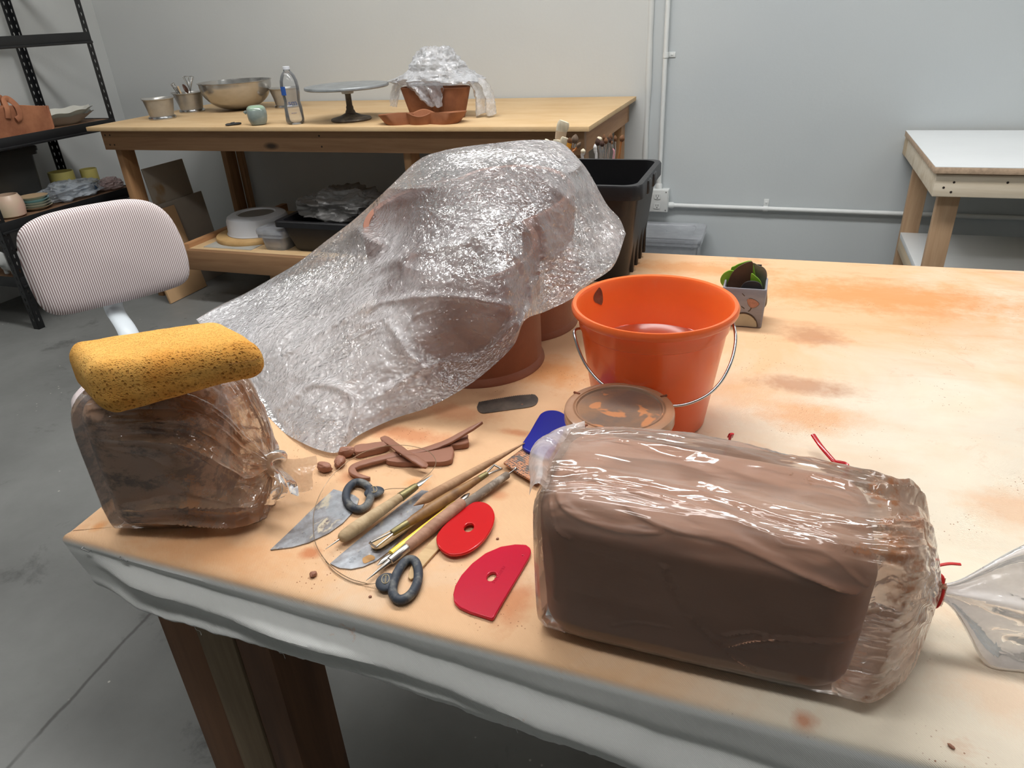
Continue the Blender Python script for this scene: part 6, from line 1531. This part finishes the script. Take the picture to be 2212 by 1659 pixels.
# wire cutter: two ring handles and the wire between them
MT['rubber'] = simple('dusty_dark_rubber', (54, 60, 70), .6, c2=(116, 116, 112), vscale=45, lo=.5, hi=.66, bump=.0004)
t = thing('wire_cutter', 'clay cutting wire with two dark rubber ring handles', 'wire cutter', Z4(1185, 395))
MT['embl'] = simple('worn_print', (176, 160, 126), .7)
def ring_handle(pts, zc, ear, earr, fn, txt_dir):
    C = smooth_closed([fn(x, y, zc) for x, y in pts], 64); n = len(C)
    th = np.linspace(0, 2 * math.pi, 16, endpoint=False); P = []; cen = C.mean(0)
    for i in range(n):
        T_ = C[(i + 1) % n] - C[i - 1]; T_ /= np.linalg.norm(T_); a_ = np.cross([0, 0, 1], T_); b_ = np.array([0, 0, 1.0])
        P.append(C[i] + .0052 * (np.cos(th)[:, None] * a_ + np.sin(th)[:, None] * b_))
    h = G().grid(np.array(P), closed_u=True, closed_v=True).build('ring_handle', MT['rubber'], t)
    ec = fn(*ear, zc); d = ec - cen; d[2] = 0; d /= np.linalg.norm(d); ec = ec - d * .002; s_ = np.array([-d[1], d[0], 0])
    v, f = roundbox(2, 2, 2, 1.0, 14); v /= np.linalg.norm(v, axis=1)[:, None]
    V = ec + v[:, :1] * d * earr[0] + v[:, 1:2] * s_ * earr[1] + v[:, 2:] * np.array([0, 0, .0048])
    o = G().add(V, f).build('ear', MT['rubber'], None); o.parent = h; o.data.transform(Matrix.Translation(-Vector(t.location)))
    o2 = [(.0072 * math.cos(q), .0044 * math.sin(q)) for q in np.linspace(0, 2 * math.pi, 40, endpoint=False)]
    i2 = [(.0066 * math.cos(q), .0038 * math.sin(q)) for q in np.linspace(0, 2 * math.pi, 40, endpoint=False)]
    M = Matrix.Translation(-Vector(t.location)) @ frame4(ec + np.array([0, 0, .0046]), txt_dir(d, s_), np.cross([0, 0, 1], txt_dir(d, s_)))
    q = curve_shape('emblem', [o2, i2], .0006, MT['embl'], None, mat4=M); q.parent = h
    q = text_mesh('emblem_lettering', 'mudtools', .0030, .0006, MT['embl'], None, M); q.parent = h
    return ec, d
r1 = [(1035, 400), (1062, 305), (1130, 240), (1205, 232), (1280, 265), (1332, 335), (1325, 430), (1285, 508), (1210, 552), (1130, 538), (1062, 480)]
r2 = [(300, 1340), (328, 1240), (388, 1135), (450, 1088), (508, 1102), (538, 1180), (533, 1290), (488, 1390), (420, 1452), (350, 1462), (303, 1412)]
e1_, d1 = ring_handle(r1, HT + .0065, (1392, 345), (.0130, .0112), Z4, lambda d, s_: s_ * -1)
e2_, d2 = ring_handle(r2, HT + .0065, (218, 1300), (.0115, .0135), Z5, lambda d, s_: s_ * -1)
wp = [((1000, 715), .006), ((1090, 655), .010), ((1150, 600), .014), ((1172, 540), .020), ((1120, 475), .026), ((1000, 440), .030), ((880, 437), .030), ((750, 460), .026), ((620, 522), .020), ((500, 620), .014), ((420, 730), .009), ((370, 850), .007), ((358, 960), .006), ((372, 1080), .004), ((425, 1180), .003), ((500, 1258), .003), ((600, 1320), .003), ((700, 1350), .003)]
path = [e1_ + d1 * .008, e1_ + d1 * .022] + [Z3(x, y, HT + z) for (x, y), z in wp] + [e2_ + d2 * .018, e2_ + d2 * .006]
G().tube(smooth_open(path, 220), .00042, 6).build('wire', simple('dull_wire', (150, 130, 106), .4, .6), t)
wp2 = [((500, 1275), .002), ((600, 1335), .002), ((700, 1358), .002)]
G().tube(smooth_open([Z3(440, 1205, HT + .002)] + [Z3(x, y, HT + z) for (x, y), z in wp2] + [e2_ + d2 * .006], 50), .00042, 6).build('wire', bpy.data.materials['dull_wire'], t)

# clay offcuts
def strip(label, pts, w, h, z=.004, taper=None, n=70):
    P = smooth_open([Z3(x, y, HT + (zz if zz is not None else z)) for x, y, zz in pts], n); s = np.linspace(0, 1, n)
    r = np.full(n, w); 
    if taper: r = np.interp(s, taper[0], taper[1]) * w
    r *= 1 + .06 * vnoise(np.stack([s * 14, s * 0, s * 0 + w * 999], 1), 2)
    th = np.linspace(0, 2 * math.pi, 16, endpoint=False); G_ = []
    T_ = np.gradient(P, axis=0); T_ /= np.linalg.norm(T_, axis=1)[:, None]
    for i in range(n):
        a_ = np.cross([0, 0, 1], T_[i]); a_ /= np.linalg.norm(a_); b_ = np.cross(T_[i], a_)
        c_, s_ = np.sign(np.cos(th)) * np.abs(np.cos(th)) ** .5, np.sign(np.sin(th)) * np.abs(np.sin(th)) ** .6
        G_.append(P[i] + c_[:, None] * a_ * r[i] + s_[:, None] * b_ * h)
    b0 = G().grid(np.array(G_), closed_v=True); m_ = len(th); b0.f.append(tuple(range(m_))[::-1]); b0.f.append(tuple((n - 1) * m_ + q for q in range(m_)))
    return tag(b0.build('clay_strip', MT['scrap'], None), label, 'clay scrap', 'clay offcuts on the canvas')
strip('long clay strip tapering to a raised point toward the bucket', [(960, 492, .006), (1060, 478, .007), (1160, 450, .009), (1260, 410, .013), (1350, 360, .018), (1425, 318, .022), (1482, 285, .025)], .0062, .0024, taper=((0, .4, .8, 1), (.9, 1.0, .7, .15)))
strip('clay strip that curls round into a hook at its left end', [(735, 660, .003), (680, 650, .004), (630, 625, .005), (618, 595, .006), (655, 570, .007), (740, 545, .007), (830, 522, .007), (930, 497, .007)], .0058, .0030, taper=((0, .1, .5, 1), (.25, .6, 1, 1.2)))
strip('straight clay strip lying crosswise over the others', [(822, 385, .008), (880, 425, .012), (950, 475, .016), (1020, 520, .017), (1075, 555, .014), (1113, 580, .010)], .0062, .0022, taper=((0, .05, .9, 1), (.7, 1, 1, .6)))
def slab(label, pts, h, z, name='clay_offcut'):
    P = smooth_closed([Z3(x, y, HT) for x, y in pts], 60)
    g = G().prism(P[:, :2], h, ((0, 0, HT + z), (1, 0, 0), (0, 1, 0), (0, 0, 1)), .0012)
    v = np.array(g.v); v += .0009 * fbm(v * 90, 3, 5)[:, None]; v[:, 2] = np.maximum(v[:, 2], HT + .0002); g.v = [tuple(q) for q in v]
    return tag(g.build(name, MT['scrap'], None), label, 'clay scrap', 'clay offcuts on the canvas')
slab('wide flat clay offcut with a cut right end under the crossing strip', [(845, 555), (890, 540), (1000, 522), (1150, 492), (1262, 466), (1288, 478), (1292, 520), (1262, 572), (1100, 582), (950, 584), (880, 578), (850, 570)], .008, .0003)
slab('blocky clay offcut at the right end of the scraps', [(1255, 435), (1300, 420), (1380, 402), (1388, 420), (1390, 455), (1330, 468), (1270, 470), (1255, 455)], .010, .0003)
slab('torn clay offcut behind the hooked strip', [(640, 480), (700, 470), (780, 458), (855, 450), (868, 470), (820, 492), (740, 510), (680, 525), (640, 518)], .011, .0003)
def lump(label, x, y, rx, ry, rz, rot, seed, name='clay_lump'):
    v, f = roundbox(2, 2, 2, 1.0, 12); v /= np.linalg.norm(v, axis=1)[:, None]
    v *= 1 + .28 * fbm(v * 1.6, 3, seed)[:, None]; c_, s_ = math.cos(rot), math.sin(rot)
    v = np.stack([v[:, 0] * rx * c_ - v[:, 1] * ry * s_, v[:, 0] * rx * s_ + v[:, 1] * ry * c_, v[:, 2] * rz], 1)
    p = Z3(x, y, HT); v[:, 2] -= v[:, 2].min(); v[:, 2] += .0002
    o = link_mesh(name, v, f, MT['scrap'], None, loc=p); return tag(o, label, 'clay scrap', 'clay offcuts on the canvas')
lump('rounded clay lump at the far left of the scraps', 440, 608, .0125, .008, .007, -.2, 1)
lump('curved clay lump right of the rounded one', 540, 570, .008, .0125, .006, .3, 2)
lump('broken clay lump touching the curved one', 585, 510, .012, .008, .008, .5, 3)
lump('tiny clay crumb lying alone on the canvas near the front edge', 361, 1305, .0042, .0042, .003, 0, 4, 'clay_crumb')
for x, y, s_, lab in ((1905, 1610, .0028, 'small dark clay crumb on the pale canvas at the near right'), (1142, 966, .003, '')):
    if lab:
        p = PZ(2054, 1615, HT); o = lump(lab, (2054 - 560) * 3.073, (1615 - 820) * 3.073, .0032, .0014, .0014, -.7, 9, 'clay_crumb')
for (x, y, lab) in ((1075, 1165, 'brown speck of clay beside the red ribs'), (1128, 875, 'speck of clay between the steel scraper and the blue scraper'), (800, 1290, 'speck of clay in front of the rear ring handle')):
    lump(lab, (x - 560) * 3.073, (y - 820) * 3.073, .0018, .0012, .001, .4, 12, 'clay_crumb')
